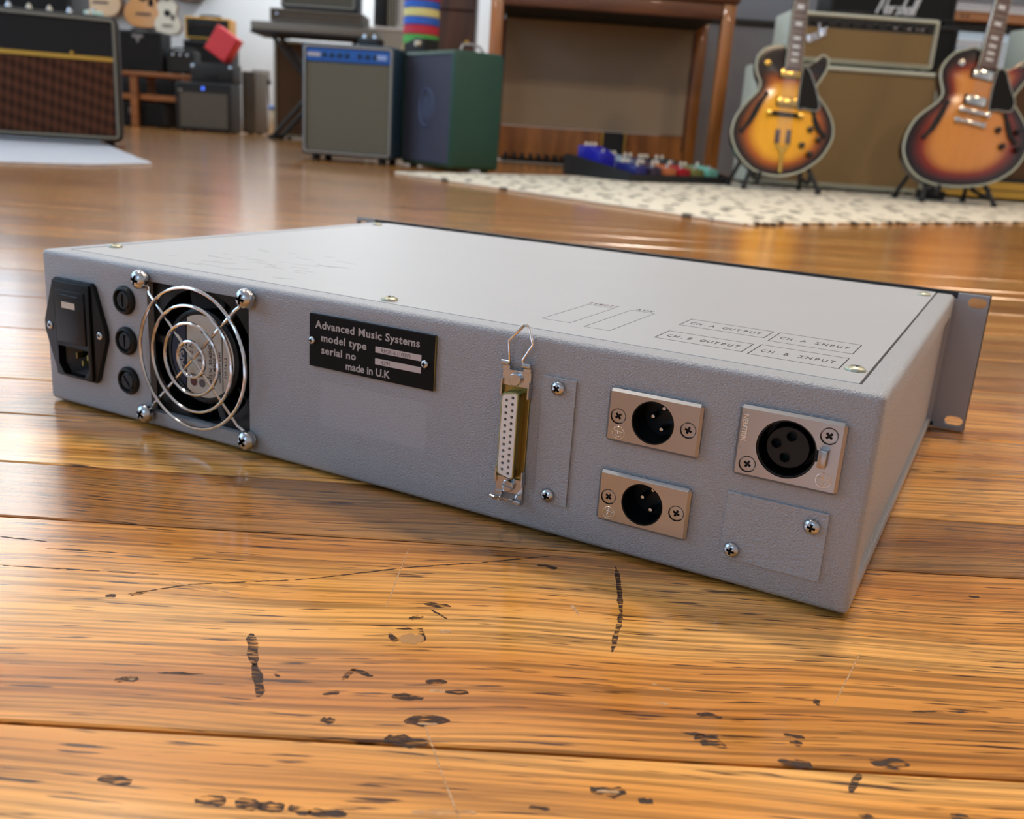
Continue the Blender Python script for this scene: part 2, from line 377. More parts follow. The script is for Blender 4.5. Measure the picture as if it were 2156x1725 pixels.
def wall(name, m, boxes, parent=None):
    b = MB()
    for q in boxes: b.box(*q)
    o = b.build(name, m, parent)
    return struct(o)
def wall_with_holes(name, m, u0, u1, holes, make):
    bx = []; u = u0
    for (a, c) in sorted(set((h[0], h[1]) for h in holes)):
        bx.append((u, a, 0, ZC)); u = c; z = 0
        for (_, _, z0, z1) in sorted(h for h in holes if h[0] == a):
            if z0 > z + 0.001: bx.append((a, c, z, z0))
            z = z1
        bx.append((a, c, z, ZC))
    bx.append((u, u1, 0, ZC))
    return wall(name, m, [make(*q) for q in bx])
T = 0.18
hl = [(c - ww / 2, c + ww / 2, z0, z1) for wl, c, ww, z0, z1, _ in WINDOWS if wl[:4] == 'left']
hf = [(c - ww / 2, c + ww / 2, z0, z1) for wl, c, ww, z0, z1, _ in WINDOWS if wl == 'front']
wall_with_holes('wall_left', M_white, YF, YB, hl, lambda a, c, z0, z1: (XL - T, XL, a, c, z0, z1))
wall_with_holes('wall_front', M_white, XL - T, XR + T, hf, lambda a, c, z0, z1: (a, c, YF - T, YF, z0, z1))
wall('wall_right', M_white, [(XR, XR + T, YF, YB, 0, ZC)])
hb = [(c - ww / 2, c + ww / 2, z0, z1) for wl, c, ww, z0, z1, _ in WINDOWS if wl == 'back']
wall_with_holes('wall_back', M_white, XL - T, XR + T, hb, lambda a, c, z0, z1: (a, c, YB, YB + T, z0, z1))
wall_with_holes('wall_partition', M_grey, 0.95, XR, [INNERWIN], lambda a, c, z0, z1: (a, c, YP, YP + 0.12, z0, z1))
struct(MB().box(0.95, 2.4, YP - 0.02, YP, 0.89, 0.925, 0.003).build('trim_1', M_darkrail))
struct(MB().box(XL - T, XR + T, YF - T, YB + T, ZC, ZC + 0.15).build('ceiling', M_ceil))
struct(MB().box(XL, XL + 0.018, YF, YB, 0.0005, 0.14, 0.003).build('baseboard_left', M_trim))
struct(MB().box(XL + 0.02, 1.2, YB - 0.018, YB, 0.0005, 0.14, 0.003).build('baseboard_back', M_trim))

M_pane = bpy.data.materials.new('window_glass'); M_pane.use_nodes = True
_nt = M_pane.node_tree; _nt.nodes.remove(_nt.nodes['Principled BSDF'])
_tr = _nt.nodes.new('ShaderNodeBsdfTransparent'); _gl = _nt.nodes.new('ShaderNodeBsdfGlossy'); _gl.inputs['Roughness'].default_value = 0.02
_mx = _nt.nodes.new('ShaderNodeMixShader'); _mx.inputs[0].default_value = 0.06
_nt.links.new(_tr.outputs[0], _mx.inputs[1]); _nt.links.new(_gl.outputs[0], _mx.inputs[2]); _nt.links.new(_mx.outputs[0], _nt.nodes['Material Output'].inputs[0])

def window(idx, make, u0, u1, z0, z1, cols=2, rows=3):
    """frame with glazing bars; make(u0,u1,d0,d1,z0,z1) -> box extents, d = depth into the wall"""
    f = MB(); t = 0.06
    f.box(*make(u0, u1, 0.02, 0.10, z0, z0 + t)); f.box(*make(u0, u1, 0.02, 0.10, z1 - t, z1))
    f.box(*make(u0, u0 + t, 0.02, 0.10, z0 + t, z1 - t)); f.box(*make(u1 - t, u1, 0.02, 0.10, z0 + t, z1 - t))
    o = struct(f.build('window_%d' % idx, M_trim))
    for k in range(1, cols):
        u = u0 + (u1 - u0) * k / cols; MB().box(*make(u - 0.015, u + 0.015, 0.04, 0.08, z0 + t, z1 - t)).build('glazing_bar', M_trim, o)
    for k in range(1, rows):
        z = z0 + (z1 - z0) * k / rows; MB().box(*make(u0 + t, u1 - t, 0.045, 0.075, z - 0.015, z + 0.015)).build('glazing_bar', M_trim, o)
    MB().box(*make(u0 + t, u1 - t, 0.058, 0.062, z0 + t, z1 - t)).build('pane', M_pane, o)
for i, (wl, c, ww, z0, z1, _) in enumerate(WINDOWS):
    if wl[:4] == 'left': mk = lambda a, b_, d0, d1, q0, q1: (XL - d1, XL - d0, a, b_, q0, q1)
    elif wl == 'back': mk = lambda a, b_, d0, d1, q0, q1: (a, b_, YB + d0, YB + d1, q0, q1)
    else: mk = lambda a, b_, d0, d1, q0, q1: (a, b_, YF - d1, YF - d0, q0, q1)
    window(i + 1, mk, c - ww / 2, c + ww / 2, z0, z1)
window(len(WINDOWS) + 1, lambda a, b_, d0, d1, q0, q1: (a, b_, YP + d0, YP + d1, q0, q1), *INNERWIN, cols=1, rows=1)

# ------------------------------------------------------------------ ceiling lamps
M_lampwhite = mat('lamp_white_enamel', 'e8e6e0', 0.4)
M_glow = mat('warm_lamp_diffuser', 'ffd9a0', 0.5, emit=6.0); M_glow.cycles.emission_sampling = 'NONE'
def ceiling_lamp(x, y, label, watt, col):
    t = thing('ceiling_lamp', label, 'lamp', (x, y, 2.75), 0, 'warm ceiling lamps')
    MB().cyl((0, 0, 0.12), (0, 0, ZC - 2.75), 0.006, n=8).build('cord', M_darkrail, t)
    MB().lathe([(0.025, 0.13), (0.04, 0.12), (0.16, 0.0), (0.155, 0.0), (0.035, 0.112), (0.0, 0.115)], (0, 0, 0), (0, 0, 1), 24, False).build('shade', M_lampwhite, t)
    MB().lathe([(0.0, 0.01), (0.10, 0.012), (0.10, 0.03), (0.0, 0.032)], (0, 0, 0), (0, 0, 1), 20, False).build('diffuser', M_glow, t)
    l = bpy.data.lights.new('lamp_light', 'AREA'); l.shape = 'DISK'; l.size = 0.26; l.energy = watt; l.color = col
    o = bpy.data.objects.new('lamp_light', l); COL.objects.link(o); o.location = (x, y, 2.74)
for (x, y, wh, watt, col) in ((-1.0, 0.9, 'over the open boards', 18, (1, .93, .82)), (0.6, 1.3, 'above the rack unit', 40, (1, .92, .80)), (2.0, 0.9, 'near the rug corner', 28, (1, .76, .52)),
                     (-1.3, 2.9, 'over the blue-grey rug', 4, (1, .93, .82)), (1.3, 3.0, 'over the flecked rug', 3, (1, .85, .65)), (3.2, 2.2, 'near the plain right wall', 14, (1, .70, .42)), (-1.45, 8.6, 'in front of the white back wall, added to brighten it', 45, (.88, .95, 1))):  # the last lamp is an added one that brightens the back wall
    ceiling_lamp(x, y, 'white cone pendant lamp hanging ' + wh, watt, col)

# ------------------------------------------------------------------ the rack unit (rear towards the camera)
M_paint = mat('grey_textured_paint', 'a6a7ab', 0.38, bump=(1350, 0.85, 0.0008), vary=(30, 0.04))
M_lid = mat('grey_smooth_paint', 'ababad', 0.46, spec=0.4, bump=(1500, 0.10, 0.0002), vary=(14, 0.035))
M_black = mat('black_anodised_panel', '131315', 0.35)
M_plastic = mat('black_plastic', '0a0a0b', 0.38, spec=0.35, bump=(700, 0.08, 0.0003))
M_void = mat('dark_cavity', '050506', 0.7)
M_nickel = mat('satin_nickel', 'b2aeac', 0.30, metal=1.0, bump=(2500, 0.05, 0.0001))
M_chrome = mat('chrome_wire', 'e6e4e2', 0.10, metal=1.0)
M_screw = mat('zinc_screw', 'c6c7ca', 0.22, metal=1.0)
M_brass = mat('yellow_passivated_steel', 'a0945c', 0.32, metal=1.0)
M_gold = mat('gold_plated', 'd9a94a', 0.22, metal=1.0)
M_insul = mat('white_connector_plastic', 'e6e1dc', 0.45)
M_recess = mat('dark_recess', '1a130f', 0.6)  # dark brown inside the cross recesses of the screws
M_ink = mat('black_ink', '1a1a1e', 0.6)
M_inkred = mat('faded_red_ink', '6e4340', 0.6)
M_lettering = mat('silver_lettering', 'b7b1b0', 0.5)
M_label = mat('cream_paper_label', 'd6d0c4', 0.55, vary=(160, 0.06))
M_navy = mat('navy_label_band', '1f2b45', 0.5)
M_tape = mat('white_tape', 'c7bcbb', 0.5)
M_pencil = mat('pencil_mark', '6f6769', 0.7)
M_smudge = mat('grey_smudge', '8b8a88', 0.6)
M_dust = mat('pale_residue', 'acadb2', 0.46, bump=(1350, 0.6, 0.0008))

U = thing('rack_unit', 'grey two-unit rack effects box lying on the floorboards, rear panel showing', 'rack unit', (-0.0598, 0.4224, 0.0), R(-28.367))
mm = 0.001
HW, DEP, ZB, ZT = 221.8 * mm, 309.0 * mm, 1.0 * mm, 86.5 * mm
FX, FZ = -105.2 * mm, 44.4 * mm
bd = MB().box(-HW, HW, 0, DEP, ZB, ZT, 2.6 * mm, 3).mesh('chassis', M_paint)
cuts = [MB().box(FX - 34.8 * mm, FX + 34.8 * mm, -0.01, 0.034, FZ - 34.9 * mm, FZ + 34.9 * mm).mesh('c', M_paint),
        MB().box(-212.0 * mm, 211.6 * mm, 10.9 * mm, 0.4, ZT - 3.0 * mm, ZT + 0.01).mesh('c', M_paint),
        MB().box(HW - 2.0 * mm, HW + 0.01, 14 * mm, DEP - 10 * mm, 9 * mm, 74 * mm).mesh('c', M_paint),
        MB().box(-HW - 0.01, -HW + 2.0 * mm, 14 * mm, DEP - 10 * mm, 9 * mm, 74 * mm).mesh('c', M_paint),
        MB().box(-209 * mm, -180 * mm, -0.01, 0.03, 18 * mm, 38 * mm).mesh('c', M_paint)]
for cx, cz, r in ((138.9, 60.3, 9.3), (138.4, 25.9, 9.3), (190.8, 60.7, 11.2)):
    cuts.append(MB().cyl((cx * mm, -0.01, cz * mm), (cx * mm, 0.02, cz * mm), r * mm, n=40).mesh('c', M_paint))
link('chassis', cut(bd, cuts), U)
lid = MB().box(-210.9 * mm, 210.5 * mm, 12.1 * mm, DEP + 0.2 * mm, ZT - 2.98 * mm, ZT, 0.15 * mm, 1).build('lid', M_lid, U, 'smooth pale grey top cover with printed legends')

# screws (shared data): dome head with a cross recess, axis -y (out of the rear panel)
def cross(h, r, wd):
    return MB().box(-r, r, -h, 0.002, -wd, wd).mesh('c', M_screw), MB().box(-wd, wd, -h, 0.002, -r, r).mesh('c', M_screw)
def dome(r, h, n=28):
    prof = [(r, 0), (r, 0.18 * h)] + [(r * math.cos(a), 0.18 * h + 0.82 * h * math.sin(a)) for a in [R(15 * k) for k in range(1, 6)]] + [(0, h)]
    return MB().lathe(prof, (0, 0, 0), (0, -1, 0), n).mesh('screw_head', M_screw)
def dome_screw(r, h):
    a = dome(r, h)
    def crossc():
        c = MB(); q = r * 0.5; e = r * 0.15
        pts = [(-q, -e), (-e, -e), (-e, -q), (e, -q), (e, -e), (q, -e), (q, e), (e, e), (e, q), (-e, q), (-e, e), (-q, e)]
        return c.prism(pts, -h - 0.001, -h * 0.3).mesh('c', M_recess)
    return cut(a, [crossc()], True)
SCR_PAN = dome_screw(3.1 * mm, 2.3 * mm)
SCR_FAN = dome_screw(5.0 * mm, 4.6 * mm)
SCR_SMALL = dome_screw(1.9 * mm, 1.3 * mm)
def flat_screw(r):
    a = MB().lathe([(r, 0), (r, 1.25 * mm), (r * 0.94, 1.40 * mm), (0, 1.45 * mm)], (0, 0, 0), (0, -1, 0), 28).mesh('screw', M_nickel)
    q = r * 0.5; e = r * 0.16
    pts = [(-q, -e), (-e, -e), (-e, -q), (e, -q), (e, -e), (q, -e), (q, e), (e, e), (e, q), (-e, q), (-e, e), (-q, e)]
    return cut(a, [MB().prism(pts, -0.003, -0.35 * mm).mesh('c', M_recess)], True)
SCR_FLAT = flat_screw(2.9 * mm)
RECESS_DARK = MB().cyl((0, -0.03 * mm, 0), (0, -0.01 * mm, 0), 2.2 * mm, n=16)
def screw(data, x, y, z, parent, rot=None, ang=0.0):
    return link('screw', data, parent, None, (x * mm, y * mm, z * mm), (0, R(ang), 0) if rot is None else rot)
def ring(x, z, y, r, t, parent, m, name='recess_ring'):
    return MB().tube([(x * mm + r * mm * math.cos(2 * PI * i / 28), y * mm, z * mm + r * mm * math.sin(2 * PI * i / 28)) for i in range(28)], t * mm, 6, True).build(name, m, parent)

# --- mains inlet with fuse drawer
IX, IZ = -194.2, 45.2
hexo = [(-14.5, 27.5), (14.5, 27.5), (16.5, 25.5), (24.5, 2.6), (24.5, -2.6), (16.5, -25.5), (14.5, -27.5), (-14.5, -27.5), (-16.5, -25.5), (-24.5, -2.6), (-24.5, 2.6), (-16.5, 25.5)]
fla = MB().prism([((IX + u) * mm, (IZ + v) * mm) for u, v in hexo], -3.0 * mm, -0.02 * mm, 'xz', 0.6 * mm, 2)
fme = fla.mesh('mains_inlet', M_plastic)
fb2 = MB().box((IX - 14.6) * mm, (IX + 14.6) * mm, -4.6 * mm, -2.9 * mm, (IZ - 26.5) * mm, (IZ + 26.5) * mm, 0.6 * mm, 2).mesh('inlet_body', M_plastic)
socket = lambda: MB().prism([((IX + u) * mm, (IZ + v) * mm) for u, v in ((-12, -9.5), (12, -9.5), (12, -20), (8, -25.4), (-8, -25.4), (-12, -20))], -0.01, 0.02).mesh('c', M_plastic)
inlet = link('mains_inlet', cut(fme, [socket()]), U, 'black moulded mains inlet with fuse drawer')
link('inlet_body', cut(fb2, [socket()]), inlet)
MB().box((IX - 12) * mm, (IX + 12) * mm, 14 * mm, 15 * mm, (IZ - 26) * mm, (IZ - 9) * mm).build('socket_back', M_void, inlet)
dw = MB().box((IX - 11.5) * mm, (IX + 11.5) * mm, -5.4 * mm, -4.2 * mm, (IZ - 7) * mm, (IZ + 22) * mm, 0.5 * mm, 2)
dw.box((IX - 8) * mm, (IX + 8) * mm, -5.9 * mm, -5.2 * mm, (IZ + 18.5) * mm, (IZ + 19.5) * mm, 0.2 * mm, 1)
drw = dw.build('fuse_drawer', M_plastic, inlet)
MB().box((IX - 6) * mm, (IX + 4.5) * mm, -5.5 * mm, -5.38 * mm, (IZ + 12.2) * mm, (IZ + 15.6) * mm).build('rating_label', M_label, inlet)
for px, pz in ((-4.2, -15.5), (0.4, -19.2), (4.8, -15.5)):
    MB().box((IX + px - 0.7) * mm, (IX + px + 0.7) * mm, 0.5 * mm, 14 * mm, (IZ + pz - 1.7) * mm, (IZ + pz + 1.7) * mm, 0.4 * mm, 2).build('pin', M_brass, inlet)
for sx in (-20, 20): screw(SCR_SMALL, IX + sx, -3.0, IZ, inlet).scale = (1.15, 0.6, 1.15)

# --- three fuse holders
for i, (fx, fz, an) in enumerate(((-156.3, 66.9, 90), (-156.2, 45.1, 88), (-155.8, 23.3, 50))):
    b = MB().lathe([(7.6 * mm, 0), (7.6 * mm, 1.2 * mm), (6.9 * mm, 2.2 * mm), (6.0 * mm, 2.5 * mm), (5.6 * mm, 2.0 * mm), (5.3 * mm, 0.8 * mm), (0, 0.8 * mm)], (fx * mm, -0.02 * mm, fz * mm), (0, -1, 0), 36)
    fh = b.build('fuse_holder', M_plastic, U)
    s = MB().lathe([(4.7 * mm, 0), (4.7 * mm, 0.9 * mm), (4.2 * mm, 1.3 * mm), (0, 1.3 * mm)], (0, 0, 0), (0, -1, 0), 28).mesh('fuse_cap', M_plastic)
    s = cut(s, [MB().box(-3.4 * mm, 3.4 * mm, -0.003, -0.6 * mm, -0.6 * mm, 0.6 * mm).mesh('c', M_plastic)])
    link('fuse_cap', s, fh, None, (fx * mm, -0.7 * mm, fz * mm), (0, R(an), 0))

# --- fan behind its wire guard
fan = MB().box(FX - 40 * mm, FX + 40 * mm, 2 * mm, 30 * mm, FZ - 40 * mm, FZ + 40 * mm, 1.5 * mm, 1).mesh('fan_frame', M_plastic)
fan = cut(fan, [MB().cyl((FX, -0.01, FZ), (FX, 0.05, FZ), 37.5 * mm, n=48).mesh('c', M_plastic)])
fan_o = link('cooling_fan', None, U)
fan_o['label'] = 'black cooling fan with round paper label'
fr = MB().box(FX - 34.7 * mm, FX + 34.7 * mm, 4 * mm, 24 * mm, FZ - 34.7 * mm, FZ + 34.7 * mm).mesh('fan_frame', M_plastic)
fr = cut(fr, [MB().cyl((FX, -0.01, FZ), (FX, 0.05, FZ), 34.3 * mm, n=48).mesh('c', M_plastic)])
bpy.data.meshes.remove(fan)
link('fan_frame', fr, fan_o)
MB().box(FX - 34.7 * mm, FX + 34.7 * mm, 33 * mm, 33.8 * mm, FZ - 34.7 * mm, FZ + 34.7 * mm).build('fan_back', M_void, fan_o)
hub = MB().lathe([(23.6 * mm, 0), (23.6 * mm, 18 * mm)], (FX, 23 * mm, FZ), (0, -1, 0), 40)
hub.lathe([(24.6 * mm, 0), (24.6 * mm, 1.4 * mm), (23.4 * mm, 2.0 * mm), (22.2 * mm, 2.0 * mm), (22.0 * mm, 1.5 * mm), (0, 1.5 * mm)], (FX, 5 * mm, FZ), (0, -1, 0), 40)
hub.build('fan_hub', M_plastic, fan_o)
for k in range(7):
    a = 2 * PI * k / 7; t = MB()
    t.prism([(23.0 * mm, 9 * mm), (34.0 * mm, 10 * mm), (34.0 * mm, 11 * mm), (23.0 * mm, 10 * mm)], -8 * mm, 8 * mm, 'xy')
    t.rot(Matrix.Translation((FX, 4 * mm, FZ)) @ Matrix.Rotation(a, 4, 'Y') @ Matrix.Translation((0, 10 * mm, 0)) @ Matrix.Rotation(R(38), 4, 'X') @ Matrix.Translation((0, -10 * mm, 0)))
    t.build('fan_blade', M_plastic, fan_o)
for a in (172, 52, 292):
    t = MB().box(22 * mm, 35 * mm, 4.2 * mm, 7 * mm, -2.2 * mm, 2.2 * mm, 0.5 * mm, 1); t.rot(Matrix.Translation((FX, 0, FZ)) @ Matrix.Rotation(R(-a), 4, 'Y')); t.build('strut', M_plastic, fan_o)
# paper label: cream disc with a navy band at the left carrying the name
ly = 3.3 * mm; lr = 21.6 * mm
cream = [(FX + u, FZ + v) for u, v in [(lr * math.cos(R(a)), lr * math.sin(R(a))) for a in range(-122, 123, 6)]]
lab = MB().prism(cream, ly, ly + 0.15 * mm).build('fan_label', M_label, fan_o)
band = [(FX + lr * math.cos(R(a)), FZ + lr * math.sin(R(a))) for a in range(122, 239, 6)]
MB().prism(band, ly, ly + 0.15 * mm).build('label_band', M_navy, fan_o)
def wall_text(txt, size, x, z, y, parent, m, rz=0, bold=0.0, name='lettering', sx=1.0, space=1.0, align='LEFT', depth=0.00005):
    """lettering standing in the rear plane (reads from -y), turned by rz in that plane"""
    me = text_mesh(txt, size * mm, m, depth, align, bold * mm, sx, space)
    o = link(name, me, parent); o.matrix_local = Matrix.Translation((x * mm, y * mm, z * mm)) @ Matrix.Rotation(R(-rz), 4, 'Y') @ Matrix.Rotation(R(90), 4, 'X')
    return o
fx, fz, yy = FX / mm, FZ / mm, 3.2
wall_text('PAPST', 5.2, fx - 13.2, fz - 9.5, yy, fan_o, M_lettering, 90, 0.12, sx=0.95)
for (dx, dz, s, t) in ((-6.5, -2, 4.2, '12 N'), (-1.0, -3, 3.4, 'E 21'), (1.2, 12, 3.0, '4V'), (6.5, -14, 2.9, '8412 N  50-60HZ  W'), (9.2, -13, 2.7, '220V MADE IN'), (12.6, -12, 2.3, 'GERMANY 2.4W'), (16.8, -9, 2.4, 'TYP 7.4.1.2'), (19.6, -7, 2.0, '0.4 A 12 F')):
    wall_text(t, s, fx + dx, fz + dz, yy, fan_o, M_pencil if dx < 0 else M_ink, 90, 0.02)
MB().box(FX + 13.6 * mm, FX + 14.0 * mm, 3.1 * mm, 3.3 * mm, FZ - 16 * mm, FZ + 16 * mm).build('label_rule', M_ink, fan_o)
MB().box(FX - 8.5 * mm, FX + 6 * mm, 3.1 * mm, 3.3 * mm, FZ - 10.6 * mm, FZ - 10.2 * mm).build('label_rule', M_ink, fan_o)
for dx, r in ((-6.5, 2.4), (-0.6, 2.2)): MB().lathe([(r * mm, 0), (r * mm, 0.15 * mm), (0, 0.15 * mm)], (FX + dx * mm, 3.3 * mm, FZ - 14.2 * mm), (0, -1, 0), 20).build('approval_mark', M_inkred if dx < -3 else M_pencil, fan_o)

gd = link('fan_guard', None, U); gd['label'] = 'chromed wire fan guard of four rings on crossed spokes'
gy = -4.4 * mm
for r in (36.2, 27.3, 18.4, 9.2):
    MB().tube([(FX + r * mm * math.cos(2 * PI * i / 72), gy - 0.0, FZ + r * mm * math.sin(2 * PI * i / 72)) for i in range(72)], 0.85 * mm, 8, True).build('guard_ring', M_chrome, gd)
q = 35.75 * mm
for sx, sz in ((-1, 1), (1, 1), (-1, -1), (1, -1)):
    P = [(sx * 0.6 * mm, gy + 1.3 * mm, sz * 0.6 * mm), (sx * 29.5 * mm, gy + 1.3 * mm, sz * 29.5 * mm), (sx * 31.5 * mm, -1.6 * mm, sz * 31.5 * mm), (sx * 34 * mm, -1.0 * mm, sz * 34 * mm)]
    P += [(sx * (q + 3.0 * mm * math.cos(R(a))), -0.95 * mm, sz * (q + 3.0 * mm * math.sin(R(a)))) for a in range(225, 226 + 300, 30)]
    MB().tube([(FX + x, y, FZ + z) for x, y, z in P], 0.8 * mm, 8).build('guard_spoke', M_chrome, gd)
    ws = MB().lathe([(4.4 * mm, 0), (4.4 * mm, 1.0 * mm), (2.2 * mm, 1.0 * mm), (2.2 * mm, 0)], (FX + sx * q, -1.9 * mm, FZ + sz * q), (0, -1, 0), 28, False); ws.build('washer', M_screw, gd)
    screw(SCR_FAN, (FX + sx * q) / mm, -2.9, (FZ + sz * q) / mm, gd, ang=random.uniform(0, 60))

# --- maker's plate
pl = MB().box(-31.6 * mm, 37.8 * mm, -1.5 * mm, -0.02 * mm, 53.7 * mm, 78.6 * mm, 0.12 * mm, 1).build('name_plate', mat('black_engraved_plate', '090808', 0.55, spec=0.2), U, 'black engraved maker plate')
MB().box(37.8 * mm, 37.95 * mm, -1.4 * mm, -0.05 * mm, 53.8 * mm, 78.5 * mm).build('plate_edge', M_brass, pl)
py = -1.55
wall_text('Advanced Music Systems', 5.0, -28.0, 72.3, py, pl, M_lettering, 0, 0.11, sx=1.06, space=1.08)
wall_text('model type', 4.9, -24.7, 66.4, py, pl, M_lettering, 0, 0.11, sx=1.06, space=1.10)
wall_text('serial no', 4.9, -24.5, 60.6, py, pl, M_lettering, 0, 0.11, sx=1.06, space=1.10)
wall_text('made in U.K', 4.9, -10.3, 55.4, py, pl, M_lettering, 0, 0.11, sx=1.0)
for z0, z1, tx, x in ((66.2, 69.0, 'RMX16 (100V)', 9.3), (60.7, 63.5, '4291', 9.6)):
    MB().box(6.3 * mm, 31.0 * mm, -1.62 * mm, -1.45 * mm, z0 * mm, z1 * mm).build('value_strip', M_tape, pl)
    wall_text(tx, 2.5, x, z0 + 0.5, -1.66, pl, M_pencil, 0, 0.0, sx=1.05)
for x, z in ((-30.0, 65.9), (32.9, 65.3)): screw(SCR_SMALL, x, -1.5, z, pl)
# faint rectangle left by a peeled sticker
MB().prism(rrect(-26 * mm, 34 * mm, 25 * mm, 47 * mm, 2 * mm), -0.03 * mm, 0.5 * mm).build('sticker_residue', M_dust, U, 'faint pale rectangle left by a peeled sticker')

# --- 25-way connector with spring latches
DX, DZ = 78.6, 43.4
ds = link('d_connector', None, U); ds['label'] = 'gold 25-way socket with white face and spring latches'
MB().prism(rrect((DX - 6.3) * mm, (DX + 6.3) * mm, (DZ - 26.5) * mm, (DZ + 26.5) * mm, 1.2 * mm), -1.3 * mm, -0.02 * mm, 'xz', 0.2 * mm, 1).build('flange', M_brass, ds)
def dshape(hh, wl, wr, r):
    # D outline: taller side at +x
    P = [(wr, hh), (wr, -hh), (-wl, -hh + 1.4), (-wl, hh - 1.4)]
    out = []
    for i in range(4):
        a, b, c = Vector(P[i - 1]), Vector(P[i]), Vector(P[(i + 1) % 4])
        u, v = (a - b).normalized(), (c - b).normalized()
        p0, p1 = b + u * r, b + v * r
        for k in range(5):
            s = k / 4; out.append(tuple((p0 * (1 - s) + b * s) * (1 - s) + (b * (1 - s) + p1 * s) * s))
    return out
sh = MB().prism([((DX + u) * mm, (DZ + v) * mm) for u, v in dshape(19.4, 4.1, 4.1, 1.8)], -7.0 * mm, -1.0 * mm, 'xz', 0.5 * mm, 2).mesh('shell', M_brass)
sh = cut(sh, [MB().prism([((DX + u) * mm, (DZ + v) * mm) for u, v in dshape(18.8, 3.55, 3.55, 1.5)], -0.01, -5.0 * mm).mesh('c', M_brass)])
link('shell', sh, ds)
ins = MB().prism([((DX + u) * mm, (DZ + v) * mm) for u, v in dshape(18.75, 3.5, 3.5, 1.5)], -6.9 * mm, -4.0 * mm).mesh('insulator', M_insul)
holes = MB()
for k in range(13): holes.cyl(((DX + 1.45) * mm, -0.01, (DZ + 16.6 - 2.766 * k) * mm), ((DX + 1.45) * mm, -5.0 * mm, (DZ + 16.6 - 2.766 * k) * mm), 0.70 * mm, n=10)
for k in range(12): holes.cyl(((DX - 1.45) * mm, -0.01, (DZ + 15.2 - 2.766 * k) * mm), ((DX - 1.45) * mm, -5.0 * mm, (DZ + 15.2 - 2.766 * k) * mm), 0.70 * mm, n=10)
link('insulator', cut(ins, [holes.mesh('c', M_insul)]), ds)
for k in range(25):
    up = k < 13; z = DZ + (16.6 - 2.766 * k if up else 15.2 - 2.766 * (k - 13)); x = DX + (1.45 if up else -1.45)
    MB().cyl((x * mm, -5.3 * mm, z * mm), (x * mm, -5.05 * mm, z * mm), 0.69 * mm, n=10).build('hole_shade', M_void, ds)  # dark disc paints the shade at the bottom of each hole
for s in (1, -1):
    zc = DZ + s * 23.5
    lt = link('spring_latch', None, ds)
    Z = lambda d: (zc + s * d) * mm
    b = MB()
    def zb(x0, x1, y0, y1, d0, d1, bev=0.1): 
        a, c = sorted((Z(d0), Z(d1))); b.box(x0 * mm, x1 * mm, y0 * mm, y1 * mm, a, c, bev * mm, 1)
    zb(DX - 6.6, DX + 6.6, -2.0, -1.3, -3.2, 3.6)                     # plate
    zb(DX - 6.8, DX - 6.1, -3.0, -0.2, -7.5, -0.5); zb(DX + 6.1, DX + 6.8, -3.6, -0.2, -7.5, -0.5)   # side lugs
    zb(DX - 6.6, DX - 3.2, -2.6, -1.3, 3.4, 6.6); zb(DX + 3.2, DX + 6.6, -2.6, -1.3, 3.4, 6.6)       # arms
    for sx in (-1, 1): b.cyl(((DX + sx * 3.1) * mm, -3.0 * mm, Z(6.6)), ((DX + sx * 6.7) * mm, -3.0 * mm, Z(6.6)), 1.25 * mm, n=14)
    b.build('latch_bracket', M_screw, lt)
    sc = MB().lathe([(2.7 * mm, 0), (2.7 * mm, 1.7 * mm), (2.4 * mm, 2.0 * mm), (0, 2.0 * mm)], (0, 0, 0), (0, -1, 0), 24).mesh('jack_screw', M_screw)
    sc = cut(sc, [MB().box(-0.004, 0.004, -0.003, -1.2 * mm, -0.4 * mm, 0.4 * mm).mesh('c', M_screw)])
    link('jack_screw', sc, lt, None, (DX * mm, -2.0 * mm, zc * mm), (0, R(-35 if s > 0 else 8), 0))
    if s > 0: bail = [(DX - 3.4, -3.0, 6.6), (DX - 3.0, -3.4, 8.0), (DX - 3.6, -4.0, 16.2), (DX + 3.2, -4.4, 23.6), (DX + 4.6, -4.4, 23.8), (DX + 5.6, -4.4, 22.6), (DX + 7.4, -4.0, 16.2), (DX + 3.0, -3.4, 9.0), (DX + 3.4, -3.0, 6.6)]
    else: bail = [(DX - 3.4, -3.0, 6.4), (DX - 4.0, -6.0, 4.9), (DX - 5.6, -12.0, 2.4), (DX - 0.8, -17.0, 0.4), (DX + 0.8, -17.0, 0.4), (DX + 4.8, -12.0, 2.4), (DX + 3.2, -6.0, 4.9), (DX + 3.4, -3.0, 6.4)]
    MB().tube([(x * mm, y * mm, Z(d)) for x, y, d in bail], 0.55 * mm, 8).build('wire_bail', M_chrome, lt)

# --- blanking plates
def blank(x0, x1, z0, z1, scr, label):
    o = MB().box(x0 * mm, x1 * mm, -1.0 * mm, -0.02 * mm, z0 * mm, z1 * mm, 0.15 * mm, 1).build('blanking_plate', M_paint, U, label)
    for x, z in scr: screw(SCR_PAN, x, -1.0, z, o, ang=random.uniform(5, 70))
blank(90.2, 105.4, 15.6, 70.5, ((97.6, 66.3), (96.7, 19.3)), 'narrow upright blanking plate')
blank(172.0, 209.9, 12.2, 39.3, ((204.4, 33.3), (176.4, 16.3)), 'wide blanking plate under the female socket')

